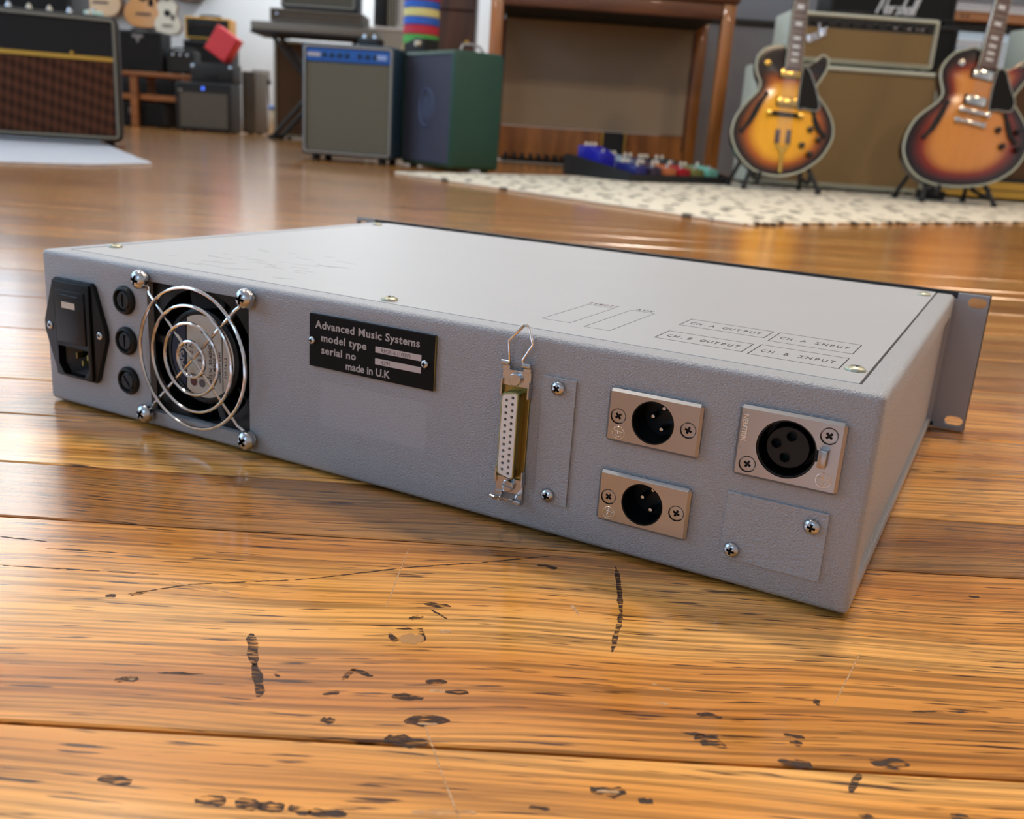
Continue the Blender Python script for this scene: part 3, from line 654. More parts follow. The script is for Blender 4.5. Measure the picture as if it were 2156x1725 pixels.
# --- audio sockets
M_emboss = mat('emboss_highlight_tone', 'e4ded4', 0.25, metal=0.9)  # paler than the nickel: highlight on raised edges put into the colour
def emblem(x, z, y, parent, r=2.5):
    b = MB(); n = 24
    b.tube([((x + r * math.cos(2 * PI * i / n)) * mm, y * mm, (z + r * math.sin(2 * PI * i / n)) * mm) for i in range(n)], 0.2 * mm, 6, True)
    b.tube([((x - r * .75) * mm, y * mm, (z + 0.9) * mm), ((x + r * .8) * mm, y * mm, (z + 0.3) * mm)], 0.2 * mm, 6)
    b.tube([((x - 0.2) * mm, y * mm, (z + 1.9) * mm), ((x - 0.3) * mm, y * mm, (z - 0.4) * mm)], 0.2 * mm, 6)
    b.tube([((x + px) * mm, y * mm, (z + pz) * mm) for px, pz in ((-1.0, -0.6), (-0.6, -1.4), (0.2, -1.6), (1.0, -1.3), (1.3, -0.6))], 0.2 * mm, 6)
    b.build('embossed_emblem', M_emboss, parent)
def male(cx, cz, label):
    me = MB().box((cx - 19.3) * mm, (cx + 19.3) * mm, -2.6 * mm, -0.02 * mm, (cz - 10.9) * mm, (cz + 10.9) * mm, 1.1 * mm, 1).mesh('male_socket', M_nickel)
    me = cut(me, [MB().cyl((cx * mm, -0.02, cz * mm), (cx * mm, 0.02, cz * mm), 8.75 * mm, n=48).mesh('c', M_nickel)] +
             [MB().cyl(((cx + d) * mm, -0.02, cz * mm), ((cx + d) * mm, -0.9 * mm, cz * mm), 3.25 * mm, n=32).mesh('c', M_nickel) for d in (-14.4, 14.4)])
    o = link('male_socket', me, U, label)
    MB().lathe([(8.7 * mm, 0), (8.7 * mm, 13.8 * mm), (8.3 * mm, 13.8 * mm), (8.2 * mm, 0.2 * mm), (0, 0.2 * mm)], (cx * mm, 11.5 * mm, cz * mm), (0, -1, 0), 40).build('socket_well', M_plastic, o)
    for px, pz in ((0.9, 5.0), (-3.3, 1.0), (0.6, -3.6)):
        MB().lathe([(1.2 * mm, 0), (1.2 * mm, 7.0 * mm), (0.7 * mm, 8.0 * mm), (0, 8.1 * mm)], ((cx + px + 1.2) * mm, 11.3 * mm, (cz + pz) * mm), (0, -1, 0), 14).build('pin', M_screw, o)
    for d in (-14.4, 14.4): link('screw', SCR_FLAT, o, None, ((cx + d) * mm, -0.95 * mm, cz * mm), (0, R(random.uniform(10, 60)), 0))
    emblem(cx - 13.6, cz - 6.8, -2.62, o, 2.5)
male(139.6, 60.3, 'nickel male three-pin socket, upper of the pair')
male(138.9, 25.9, 'nickel male three-pin socket, lower of the pair')

cx, cz = 191.8, 60.8
me = MB().box((cx - 19.3) * mm, (cx + 19.3) * mm, -2.6 * mm, -0.02 * mm, (cz - 13.7) * mm, (cz + 13.7) * mm, 1.1 * mm, 1).mesh('female_socket', M_nickel)
HX = cx - 0.6
me = cut(me, [MB().cyl((HX * mm, -0.02, cz * mm), (HX * mm, 0.02, cz * mm), 11.0 * mm, n=56).mesh('c', M_nickel),
              MB().box((HX + 9) * mm, (HX + 14.4) * mm, -0.02, 0.02, (cz - 2.2) * mm, (cz + 2.2) * mm).mesh('c', M_nickel),
              MB().prism(rrect((cx - 17.9) * mm, (cx - 15.4) * mm, (cz - 3.0) * mm, (cz + 11.8) * mm, 1.2 * mm), -0.02, -2.35 * mm).mesh('c', M_nickel)] +
             [MB().cyl(((cx + a) * mm, -0.02, (cz + c) * mm), ((cx + a) * mm, -0.9 * mm, (cz + c) * mm), 3.25 * mm, n=32).mesh('c', M_nickel) for a, c in ((13.6, 8.1), (-13.8, -8.6))])
o = link('female_socket', me, U, 'nickel female three-pole socket with latch tab')
MB().lathe([(10.9 * mm, 0), (10.9 * mm, 13.4 * mm), (10.3 * mm, 13.4 * mm), (10.2 * mm, 0.3 * mm), (0, 0.3 * mm)], (HX * mm, 11.5 * mm, cz * mm), (0, -1, 0), 44).build('socket_well', M_plastic, o)
fi = MB().lathe([(8.2 * mm, 0), (8.2 * mm, 10.2 * mm), (7.7 * mm, 10.9 * mm), (0, 11.0 * mm)], (HX * mm, 11.2 * mm, cz * mm), (0, -1, 0), 44).mesh('contact_insert', M_plastic)
fh = [(0.8, 4.4), (-4.3, 0.9), (-0.6, -3.9)]
fi = cut(fi, [MB().cyl(((HX + a) * mm, -0.02, (cz + c) * mm), ((HX + a) * mm, 5 * mm, (cz + c) * mm), 1.75 * mm, n=20).mesh('c', M_plastic) for a, c in fh])
fi = link('contact_insert', fi, o)
for a, c in fh: MB().tube([((HX + a + 1.95 * math.cos(2 * PI * i / 20)) * mm, 0.2 * mm, (cz + c + 1.95 * math.sin(2 * PI * i / 20)) * mm) for i in range(20)], 0.16 * mm, 6, True).build('contact_rim', M_plastic, fi)
MB().box((HX + 11.9) * mm, (HX + 15.0) * mm, -6.0 * mm, -1.0 * mm, (cz - 3.4) * mm, (cz + 3.4) * mm, 0.35 * mm, 2).build('latch_tab', M_nickel, o)
for a, c in ((13.6, 8.1), (-13.8, -8.6)): link('screw', SCR_FLAT, o, None, ((cx + a) * mm, -0.95 * mm, (cz + c) * mm), (0, R(random.uniform(10, 60)), 0))
wall_text('NEUTRIK', 2.6, cx - 17.4, cz + 10.6, -2.55, o, M_emboss, -90, 0.08, 'embossed_lettering', sx=1.0, depth=0.0002)
emblem(cx + 14.0, cz - 8.6, -2.62, o, 2.7)

# --- printed legends on the lid
zl = ZT + 0.05 * mm
def frame(x0, x1, y0, y1, t=0.42, m=M_ink):
    b = MB()
    for q in ((x0, x1, y0, y0 + t), (x0, x1, y1 - t, y1), (x0, x0 + t, y0 + t, y1 - t), (x1 - t, x1, y0 + t, y1 - t)):
        b.box(q[0] * mm, q[1] * mm, q[2] * mm, q[3] * mm, ZT - 0.2 * mm, zl)
    return b.build('legend_box', m, lid)
def mono(txt, x0, y0, pitch, h, m=M_ink):
    b = MB()
    for k, ch in enumerate(txt):
        if ch == ' ': continue
        me = text_mesh(ch, h * mm * 1.37, m, 0.04 * mm, 'CENTER', 0.03 * mm, 0.50)
        t = bmesh.new(); t.from_mesh(me); bpy.data.meshes.remove(me)
        if ch == 'I':
            for zz in (0.0, 1.0):
                for f in bmesh.ops.create_cube(t, size=1.0, matrix=Matrix.Translation((0, (0.06 + 0.88 * zz) * h * mm, 0)) @ Matrix.Diagonal((0.45 * h * mm, 0.11 * h * mm, 0.08 * mm, 1)))['verts']: pass
        b.add(t, Matrix.Translation(((x0 + pitch * (k + .5)) * mm, y0 * mm, ZT + 0.02 * mm)))
    return b.build('legend_text', m, lid)
for (x0, x1, y0, y1, tx) in ((122.6, 161.6, 69.4, 88.0, 'CH.A OUTPUT'), (164.2, 199.8, 64.8, 88.2, 'CH.A INPUT'), (124.0, 161.6, 33.0, 52.4, 'CH.B OUTPUT'), (164.2, 200.1, 31.0, 54.4, 'CH.B INPUT')):
    frame(x0, x1, y0, y1); mono(tx, x0 + 2.6, (y0 + y1) / 2 - 3.0, (x1 - x0 - 5.6) / len(tx), 5.2)
frame(70.6, 84.6, 34.0, 85.0, 0.25); frame(92.4, 104.6, 31.2, 87.3, 0.25)
mono('REMOTE', 69.0, 87.6, 2.7, 4.4, M_inkred); mono('AUX', 93.6, 89.5, 3.0, 4.6)
# domed fixing screws in the lid, turned upwards
LIDS = dome_screw(4.0 * mm, 2.0 * mm)
for x, y in ((-1.0, 18.5), (205.6, 33.5), (-206.0, 36.5), (205.5, 286.0), (-205.5, 289.0)):
    o = link('screw', LIDS, lid, None, (x * mm, y * mm, ZT), (R(-90), 0, R(30)))
M_oldbrass = mat('yellowed_screw', 'b3b29d', 0.38, metal=0.6); LIDS.materials.clear(); LIDS.materials.append(M_oldbrass)
# pencil-like scuffs
for k in range(34):
    x, y = random.uniform(-165, -70), random.uniform(25, 110); a = random.gauss(0.1, 0.35); l = random.uniform(2, 9)
    t = MB().box(-l * mm, l * mm, -0.22 * mm, 0.22 * mm, -0.05 * mm, 0.03 * mm); t.rot(Matrix.Translation((x * mm, y * mm, ZT)) @ Matrix.Rotation(a, 4, 'Z')); t.build('scuff_mark', M_smudge, lid)

# --- front panel (far side) and rack ears
MB().box(-241.5 * mm, 241.5 * mm, DEP + 2.6 * mm, DEP + 5.6 * mm, 0.6 * mm, 88.2 * mm, 0.3 * mm, 1).mesh('x', M_black)
def ear_cut():
    return [MB().prism(rrect((s * 235.0 - 5.4) * mm, (s * 235.0 + 5.4) * mm, (zz - 3.3) * mm, (zz + 3.3) * mm, 3.29 * mm, 6), 0.25, 0.4).mesh('c', M_black) for s in (-1, 1) for zz in (6.3, 82.5)]
fp = MB().box(-242.0 * mm, 242.0 * mm, DEP + 2.0 * mm, DEP + 4.6 * mm, 0.6 * mm, 88.3 * mm, 0.25 * mm, 1).mesh('front_panel', M_black)
fpo = link('front_panel', cut(fp, ear_cut()), U, 'black front panel with slotted rack ears')
MB().box(-218 * mm, 218 * mm, DEP - 0.5 * mm, DEP + 2.1 * mm, 3 * mm, 85.5 * mm).build('panel_backing', M_black, U)
M_ear = mat('grey_ear_paint', '9a9a9d', 0.45, bump=(1200, 0.2, 0.0003))
for s in (-1, 1):
    x0, x1 = sorted((s * 223.4, s * 241.4))
    e = MB().box(x0 * mm, x1 * mm, DEP + 0.3 * mm, DEP + 2.05 * mm, 1.2 * mm, 87.8 * mm, 0.2 * mm, 1).mesh('ear_bracket', M_ear)
    link('ear_bracket', cut(e, [c for i, c in enumerate(ear_cut())]), U)
    MB().box(min(s * 220.5, s * 223.6) * mm, max(s * 220.5, s * 223.6) * mm, DEP + 0.4 * mm, DEP + 2.02 * mm, 4 * mm, 84 * mm).build('ear_return', M_ear, U)

# ------------------------------------------------------------------ rugs
def rug(name, pts, th, m, label, tassels=0, tm=None):
    o = MB().prism(pts, 0.0006, th, 'xy', min(0.003, th * .4), 2).build(name, m)
    tag(o, label, 'rug')
    return o
def rug_material(name, base, spot, amount):
    m = bpy.data.materials.new(name); m.use_nodes = True
    nt = m.node_tree; N = nt.nodes; L = nt.links.new; b = N['Principled BSDF']; b.inputs['Roughness'].default_value = 0.95; b.inputs['Specular IOR Level'].default_value = 0.1
    tc = N.new('ShaderNodeTexCoord')
    v = N.new('ShaderNodeTexVoronoi'); v.inputs['Scale'].default_value = 12; v.inputs['Randomness'].default_value = 0.9
    nz = N.new('ShaderNodeTexNoise'); nz.inputs['Scale'].default_value = 30
    wv = N.new('ShaderNodeVectorMath'); wv.operation = 'SCALE'; wv.inputs['Scale'].default_value = 0.05
    ad = N.new('ShaderNodeVectorMath'); ad.operation = 'ADD'
    mp = N.new('ShaderNodeMapping'); mp.inputs['Rotation'].default_value = (0, 0, R(38)); mp.inputs['Scale'].default_value = (1.7, 0.75, 1)
    L(tc.outputs['Object'], mp.inputs[0]); L(tc.outputs['Object'], nz.inputs['Vector']); L(nz.outputs['Color'], wv.inputs[0]); L(mp.outputs[0], ad.inputs[0]); L(wv.outputs[0], ad.inputs[1]); L(ad.outputs[0], v.inputs['Vector'])
    mr = N.new('ShaderNodeMapRange'); mr.inputs['From Min'].default_value = amount; mr.inputs['From Max'].default_value = amount + 0.06; mr.inputs['To Min'].default_value = 0.85; mr.inputs['To Max'].default_value = 0
    L(v.outputs['Distance'], mr.inputs['Value'])
    mx = N.new('ShaderNodeMix'); mx.data_type = 'RGBA'; mx.inputs[6].default_value = hexc(base); mx.inputs[7].default_value = hexc(spot); L(mr.outputs[0], mx.inputs[0]); L(mx.outputs[2], b.inputs['Base Color'])
    n2 = N.new('ShaderNodeTexNoise'); n2.inputs['Scale'].default_value = 220; L(tc.outputs['Object'], n2.inputs['Vector'])
    bp = N.new('ShaderNodeBump'); bp.inputs['Strength'].default_value = 0.7; bp.inputs['Distance'].default_value = 0.004; L(n2.outputs['Fac'], bp.inputs['Height']); L(bp.outputs['Normal'], b.inputs['Normal'])
    return m
M_rug = rug_material('cream_flecked_wool', 'ddd5c2', '332d29', 0.27)
M_rug2 = mat('pale_blue_grey_wool', 'c3c8d2', 0.95, bump=(250, 0.6, 0.004), vary=(9, 0.05))
def edge(a, c, n, wob):
    d = Vector(c) - Vector(a); nv = Vector((-d.y, d.x)).normalized()
    return [tuple(Vector(a) + d * (i / n) + nv * random.uniform(-wob, wob)) for i in range(n)]
A, B_, C_, D_ = (-0.40, 3.37), (0.52, 2.135), (3.2, 4.24), (2.3, 5.5)
ZR = 0.008
pts = edge(B_, C_, 60, 0.006) + edge(C_, D_, 10, 0.005) + edge(D_, (0.45, 4.25), 20, 0.006) + edge((0.45, 4.25), A, 14, 0.006) + edge(A, B_, 40, 0.006)
rg = rug('flecked_rug', pts, ZR, M_rug, 'cream wool rug with dark flecks under the guitars and pedalboard')
M_tuft = mat('dark_wool_tuft', '3a332d', 0.95)
for k in range(46):
    s = k / 46 + random.uniform(-.006, .006); p = Vector(B_) + (Vector(C_) - Vector(B_)) * s * 0.8
    dn = (Vector(C_) - Vector(B_)).normalized(); nv = Vector((dn.y, -dn.x))
    t = MB().lathe([(0.001, 0), (0.003, 0.004), (0.0035, 0.014), (0.001, 0.024)], (p.x, p.y, 0.0042), (nv.x + random.uniform(-.4, .4), nv.y, -0.05), 6)
    t.build('edge_tuft', M_tuft if k % 3 else M_rug, rg)
rug('grey_rug', edge((-1.06, 2.92), (-1.14, 2.66), 4, .004) + edge((-1.14, 2.66), (-2.9, 1.35), 24, .005) + edge((-2.9, 1.35), (-4.0, 3.4), 8, .004) + edge((-4.0, 3.4), (-2.1, 4.9), 8, .004) + edge((-2.1, 4.9), (-1.06, 2.92), 20, .005), 0.006, M_rug2,
    'plain pale blue-grey rug under the brown-fronted combo amplifier')

# ------------------------------------------------------------------ amplifiers
M_blk = mat('black_vinyl', '141415', 0.6, bump=(300, 0.3, 0.001))
M_blk2 = mat('black_grille_cloth', '0c0c0d', 0.85, bump=(500, 0.3, 0.001))
M_cream = mat('cream_vinyl', 'bfc3b4', 0.55, bump=(260, 0.25, 0.001))
M_creampipe = mat('cream_piping', 'a29a83', 0.5)
M_greypipe = mat('grey_piping', '77756a', 0.5)
M_silverpipe = mat('silver_piping', '9a9890', 0.4, metal=0.3)
M_goldtrim = mat('gold_trim', 'c79f48', 0.35, metal=0.7)
M_browndia = weave('brown_diamond_cloth', '553322', '2c170d', 160, 90, rot=R(35), mix=0.3)
M_silvercloth = weave('silver_thread_cloth', '6f6d60', '46453d', 700, 420)
M_tancloth = weave('tan_wheat_cloth', '8e7450', '6e5838', 500, 500)
M_browncloth = weave('brown_grille_cloth', '5c432e', '3f2d1e', 500, 500)
M_greycloth = weave('grey_grille_cloth', '6d6a63', '4b4945', 500, 500)
M_slate = mat('slate_grille_cloth', '3c3f4f', 0.8, bump=(500, 0.2, 0.001), vary=(12, 0.06))
M_green = mat('dark_green_vinyl', '123f31', 0.5, bump=(260, 0.3, 0.001))
M_blue = mat('deep_blue_panel', '1d57a8', 0.35)
M_bluedark = mat('dark_blue_vinyl', '20384a', 0.5, bump=(260, 0.3, 0.001))
M_knob = mat('black_knob', '101011', 0.3)
M_knobc = mat('cream_knob', 'd8cfba', 0.35)
M_rubber = mat('black_rubber', '0e0e0e', 0.7)
M_orange = mat('orange_vinyl', 'c08a3e', 0.5, bump=(260, 0.25, 0.001))
M_red = mat('red_vinyl', 'e0222a', 0.4, bump=(260, 0.2, 0.001))
M_bluelite = mat('blue_jewel', '4a78ff', 0.2, emit=1.2)
M_redlite = mat('red_jewel', 'd0202a', 0.2, emit=0.5)

LET = {'F': ([(-.05, .85), (.35, .95)], [(.12, .9), (.0, 0)], [(.06, .5), (.27, .55)]), 'e': ([(0, .15), (.2, .25), (.22, .38), (.1, .42), (.02, .25), (.08, .03), (.27, .1)],),
       'n': ([(0, .4), (0, 0), (0, .3), (.12, .42), (.2, .35), (.2, 0), (.27, .08)],), 'd': ([(.2, .35), (.08, .4), (0, .2), (.08, 0), (.2, .1), (.26, .85), (.22, 0)],),
       'r': ([(0, .4), (0, 0), (.02, .3), (.16, .42)],), 'M': ([(0, 0), (.1, .95), (.22, .2), (.4, .95), (.44, 0)],), 'a': ([(.2, .35), (.08, .42), (0, .2), (.08, 0), (.2, .1), (.22, .4), (.24, 0)],),
       's': ([(.18, .38), (.06, .4), (.05, .27), (.16, .15), (.1, .0), (-.02, .04)],), 'h': ([(.05, .9), (0, 0), (.02, .3), (.12, .42), (.2, .32), (.2, 0)],), 'l': ([(.06, .9), (.0, .05), (.1, .02)],)}
def script_logo(word, h, x, y, z, parent, m, ang=0.0, r=None, slant=0.25):
    b = MB(); u = 0.0; r = r or h * 0.05
    for ch in word:
        for st in LET[ch]:
            P = []
            for px, pz in st:
                a = (u + px + pz * slant) * h; c = pz * h
                P.append((x + a * math.cos(ang) - c * math.sin(ang), y, z + a * math.sin(ang) + c * math.cos(ang)))
            b.tube(P, r, 6)
        u += 0.5 if ch == 'M' else (0.16 if ch == 'l' else (0.36 if ch == 'F' else 0.29))
    return b.build('script_badge', m, parent)

def rim(x0, x1, z0, z1, y, r, rad):
    return [(p[0], y, p[1]) for p in rrect(x0, x1, z0, z1, rad, 5)]
def amp(name, label, cat, loc, rz, W, D, H, skin, grille, pipe=None, bev=0.012, band=None, band_m=None, strip=None, margin=0.018,
        feet=0.012, knobs=0, knob_m=None, handle=True, skirt=0.0, group=None, seam_m=None):
    """front at local y=0 facing -y. band = height of the control panel above the grille; strip = trim between the two"""
    t = thing(name, label, cat, loc, rz, group)
    z0, z1 = feet, H; mg = margin
    me = MB().box(-W / 2, W / 2, 0, D, z0, z1, bev, 3).mesh('cabinet', skin)
    me = cut(me, [MB().box(-W / 2 + mg, W / 2 - mg, -0.05, 0.018, z0 + mg + skirt, z1 - mg).mesh('c', skin)])
    link('cabinet', me, t)
    gt = z1 - mg - (band or 0)
    MB().box(-W / 2 + mg, W / 2 - mg, 0.008, 0.0175, z0 + mg + skirt, gt - (0.004 if band else 0), 0.002, 1).build('grille_cloth', grille, t)
    if band:
        p = MB().box(-W / 2 + mg, W / 2 - mg, 0.006, 0.0175, gt, z1 - mg, 0.001, 1).build('control_panel', band_m or M_blk, t)
        for k in range(knobs):
            x = -W / 2 + mg + (W - 2 * mg) * (k + 0.7) / (knobs + 0.4)
            MB().lathe([(0.011, 0), (0.011, 0.004), (0.007, 0.006), (0.006, 0.016), (0, 0.016)], (x, 0.006, gt + band * 0.45), (0, -1, 0), 14).build('knob', knob_m or M_knob, p)
    if strip:
        MB().box(-W / 2 + mg, W / 2 - mg, 0.002, 0.012, gt - strip / 2, gt + strip / 2, 0.002, 1).build('trim_strip', M_goldtrim, t)
    if pipe:
        MB().tube(rim(-W / 2 + mg * .75, W / 2 - mg * .75, z0 + mg * .75 + skirt, z1 - mg * .75, 0.002, 0, 0.012), mg * 0.26, 8, True).build('piping', pipe, t)
    if handle:
        hp = [(-0.10, D / 2, H), (-0.085, D / 2, H + 0.016), (0, D / 2, H + 0.022), (0.085, D / 2, H + 0.016), (0.10, D / 2, H)]
        MB().tube(hp, 0.009, 8).build('handle', M_rubber, t)
    if feet > 0.003:
        for sx in (-1, 1):
            for yy in (0.04, D - 0.04): MB().cyl((sx * (W / 2 - 0.05), yy, 0.0), (sx * (W / 2 - 0.05), yy, feet + 0.004), 0.016, 0.018, 14).build('foot', M_rubber, t)
    return t

# --- brown diamond-fronted combo on the pale rug
t = amp('combo_amplifier', 'large black combo amplifier with brown diamond cloth, gold strip and cream piping', 'amplifier', (-1.889, 3.86, 0.006), R(20), 0.70, 0.27, 0.485, M_blk, M_browndia, M_greypipe, band=0.138, band_m=M_blk2, strip=0.017, margin=0.022, bev=0.02, feet=0.012, handle=False)
cp = MB().box(-0.28, 0.28, 0.03, 0.16, 0.4845, 0.4875, 0.001, 1).build('top_control_plate', mat('dark_copper_plate', '3a3230', 0.35, metal=0.5), t)
for k in range(8): MB().lathe([(0.012, 0), (0.009, 0.012), (0.004, 0.022), (0, 0.022)], (-0.25 + k * 0.071, 0.08, 0.487), (0, 0, 1), 12).build('knob', M_knobc if k % 3 else M_screw, cp)
for sx in (-0.16, 0.16): MB().lathe([(0.008, 0), (0.006, 0.006), (0, 0.007)], (sx + 0.02, 0.003, 0.335 + 0.005), (0, -1, 0), 12).build('vent_stud', M_goldtrim, t)
tl = thing('tuner_box', 'small mint-topped tuner lying on top of the brown-fronted combo', 'pedal', (-1.70, 4.10, 0.4915), R(20))
MB().box(-.035, .035, -.05, .05, 0, .022, .004, 2).build('case', mat('mint_enamel', 'bfe0d2', 0.35), tl); MB().lathe([(.008, 0), (.008, .01), (0, .011)], (0, -.03, .022), (0, 0, 1), 12).build('footswitch', M_screw, tl)

# --- blue-panelled combo
t = amp('combo_amplifier', 'tall combo amplifier with bright blue control panel and silver-grey grille', 'amplifier', (-0.672, 4.03, 0.0), R(-10), 0.385, 0.22, 0.455, M_bluedark, M_silvercloth, M_silverpipe, band=0.052, band_m=M_blue, margin=0.016, feet=0.022, handle=False)
for k in range(7): MB().lathe([(.010, 0), (.008, .004), (.005, .014), (0, .014)], (-.10 + k * .032 + (.02 if k > 3 else 0), 0.006, .412), (0, -1, 0), 12).build('knob', M_bluedark, t)
MB().box(-.17, -.115, .003, .0065, .405, .418).build('name_badge', M_lettering, t); MB().box(.12, .16, .003, .0065, .402, .42).build('name_badge', mat('pale_blue_badge', '8fa6d8', .4), t)
t = thing('effects_pedal', 'black stompbox with chrome knobs on the blue-panelled combo', 'pedal', (-0.60, 4.17, 0.456), R(-15))
MB().box(-.045, .045, -.03, .03, 0, .036, .005, 2).build('case', M_blk, t)
for sx in (-.022, .022): MB().lathe([(.009, 0), (.008, .014), (0, .015)], (sx, -.012, .036), (0, 0, 1), 12).build('knob', M_screw, t)

# --- green cabinet
t = thing('speaker_cabinet', 'dark green speaker cabinet turned sideways with slate cloth front', 'speaker cabinet', (-0.235, 3.81, 0.0), R(-55))
Wg, Dg, Hg = 0.40, 0.235, 0.45
me = MB().box(-Wg, 0, 0, Dg, 0.008, Hg, 0.018, 3).mesh('cabinet', M_green)
link('cabinet', cut(me, [MB().box(-Wg + .016, -.016, -.05, .012, .026, Hg - .016).mesh('c', M_green)]), t)
MB().box(-Wg + .016, -.016, .004, .0115, .026, Hg - .016, .002, 1).build('grille_cloth', M_slate, t)
MB().tube([(-Wg / 2 + .055 * math.cos(2 * PI * i / 32), .003, .235 + .07 * math.sin(2 * PI * i / 32)) for i in range(32)], .004, 6, True).build('round_emblem', mat('pale_blue_emblem', '4b5675', .6), t)
MB().lathe([(.045, 0), (.045, .002), (0, .002)], (-Wg / 2, .0045, .235), (0, -1, 0), 28).build('emblem_disc', mat('dusk_blue_emblem', '424a60', .7), t)
MB().tube([(-.02, .04, Hg), (-.025, .05, Hg + .02), (-.03, .09, Hg + .026), (-.03, .13, Hg + .02), (-.03, .15, Hg)], .005, 8).build('handle', M_screw, t)
for q in ((-Wg + .05, .04), (-.05, .04), (-Wg + .05, Dg - .04), (-.05, Dg - .04)): MB().cyl((q[0], q[1], 0), (q[0], q[1], .012), .016, n=12).build('foot', M_rubber, t)
t = thing('effects_pedal', 'black wah pedal with white jack resting on the green cabinet', 'pedal', (-0.375, 4.125, 0.4505), R(-55))
MB().prism([(-.12, 0), (.05, 0), (.05, .05), (-.02, .055), (-.12, .035)], -.035, .035, 'xz', .004, 1).build('rocker', M_rubber, t)
MB().cyl((.02, -.035, .03), (.02, -.055, .03), .011, n=12).build('jack', M_knobc, t)

# --- striped drum column
t = thing('striped_column', 'tall column ringed with red, blue, yellow and green bands behind the green cabinet', 'column', (-0.462, 4.85, 0.0))
z = 0.50
MB().lathe([(.075, 0), (.075, .01), (.03, .02), (.03, .5)], (0, 0, 0), (0, 0, 1), 28).build('base', M_lampwhite, t)
for c, h in (('d9c25a', .035), ('4fae4c', .04), ('c3263c', .042), ('2a63c8', .036), ('e4d98a', .038), ('2a63c8', .034), ('c3263c', .036), ('e4d98a', .036), ('4fae4c', .04), ('2a63c8', .04), ('c3263c', .04)):
    MB().lathe([(.080, 0), (.085, .004), (.085, h - .004), (.080, h)], (0, 0, z), (0, 0, 1), 32).build('colour_band', mat('band_' + c, c, .6), t); z += h

# --- wooden organ on four legs
M_owood = wood('amber_stained_wood', '7d4818', 'bb7434', (8, 8, 1.2), 0.35, 0.2)
M_owood2 = wood('brown_stained_wood', '4c260f', '7d4620', (1.2, 8, 8), 0.4, 0.1)
M_under = mat('dark_underside', '0e0d0d', 0.8)
M_backcloth = mat('tan_back_panel', 'a68d70', 0.8, vary=(5, 0.05), bump=(300, .1, .0005))
t = thing('organ', 'wooden console organ on square legs with tan back panel', 'organ', (0.48, 5.2, 0.0))
for sx, y0, nm in ((-1, 0, 'leg'), (1, 0, 'leg'), (-1, .70, 'leg'), (1, .70, 'leg')):
    xx = -.595 if sx < 0 else .585
    MB().box(xx - .032, xx + .032, y0, y0 + .06, ZR, .86, .004, 2).build(nm, M_owood, t)
MB().box(-.56, .55, .002, .05, .785, .86, .004, 2).build('front_rail', M_owood2, t)
MB().box(-.64, .63, -.02, .78, .861, 1.02, .008, 2).build('console_body', M_owood2, t)
MB().box(-.56, .55, .06, .76, .80, .860).build('keybed_underside', M_under, t)
MB().box(-.56, .55, .705, .725, .205, .7995, .003, 1).build('back_panel', M_backcloth, t)
MB().box(-.56, .55, .71, .75, ZR, .203, .003, 1).build('kick_board', M_owood, t)
for sx in (-1, 1): MB().box(-.565 if sx < 0 else .535, -.55 if sx < 0 else .55, .70, .735, .12, .789, .002, 1).build('panel_batten', M_owood2, t)
ep = MB().box(.055, .175, .60, .70, .02, .20, .004, 1).build('expression_pedal', M_rubber, t)
for x in (.046, .178): MB().box(x, x + .008, .59, .70, .02, .20).build('brass_edge', M_goldtrim, t)
pb = MB().box(-.54, -.08, .40, .68, ZR, .022, .002, 1).build('pedal_base', M_under, t)
for k in range(9): MB().box(-.52 + k * .048, -.52 + k * .048 + .022, .36, .66, .026, .05, .004, 1).build('bass_pedal', M_rubber, t)

# --- brown cupboard behind the striped column
M_cup = wood('dark_brown_veneer', '3c2114', '6a3f28', (8, 8, 1.2), 0.4, 0.1)
t = thing('cupboard', 'dark brown wooden cupboard beside the organ', 'cupboard', (-0.40, 5.60, 0.0))
MB().box(-.16, .16, .012, .40, .0, 1.25, .004, 1).build('carcass', M_cup, t)
d = MB().box(-.155, .155, -.006, .011, .02, .775, .003, 1).build('door', M_cup, t); MB().lathe([(.008, 0), (.006, .01), (.011, .018), (0, .022)], (.12, -.006, .62), (0, -1, 0), 14).build('knob', M_goldtrim, d)
MB().box(-.155, .155, -.006, .011, .785, 1.24, .003, 1).build('drawer_front', M_cup, t)

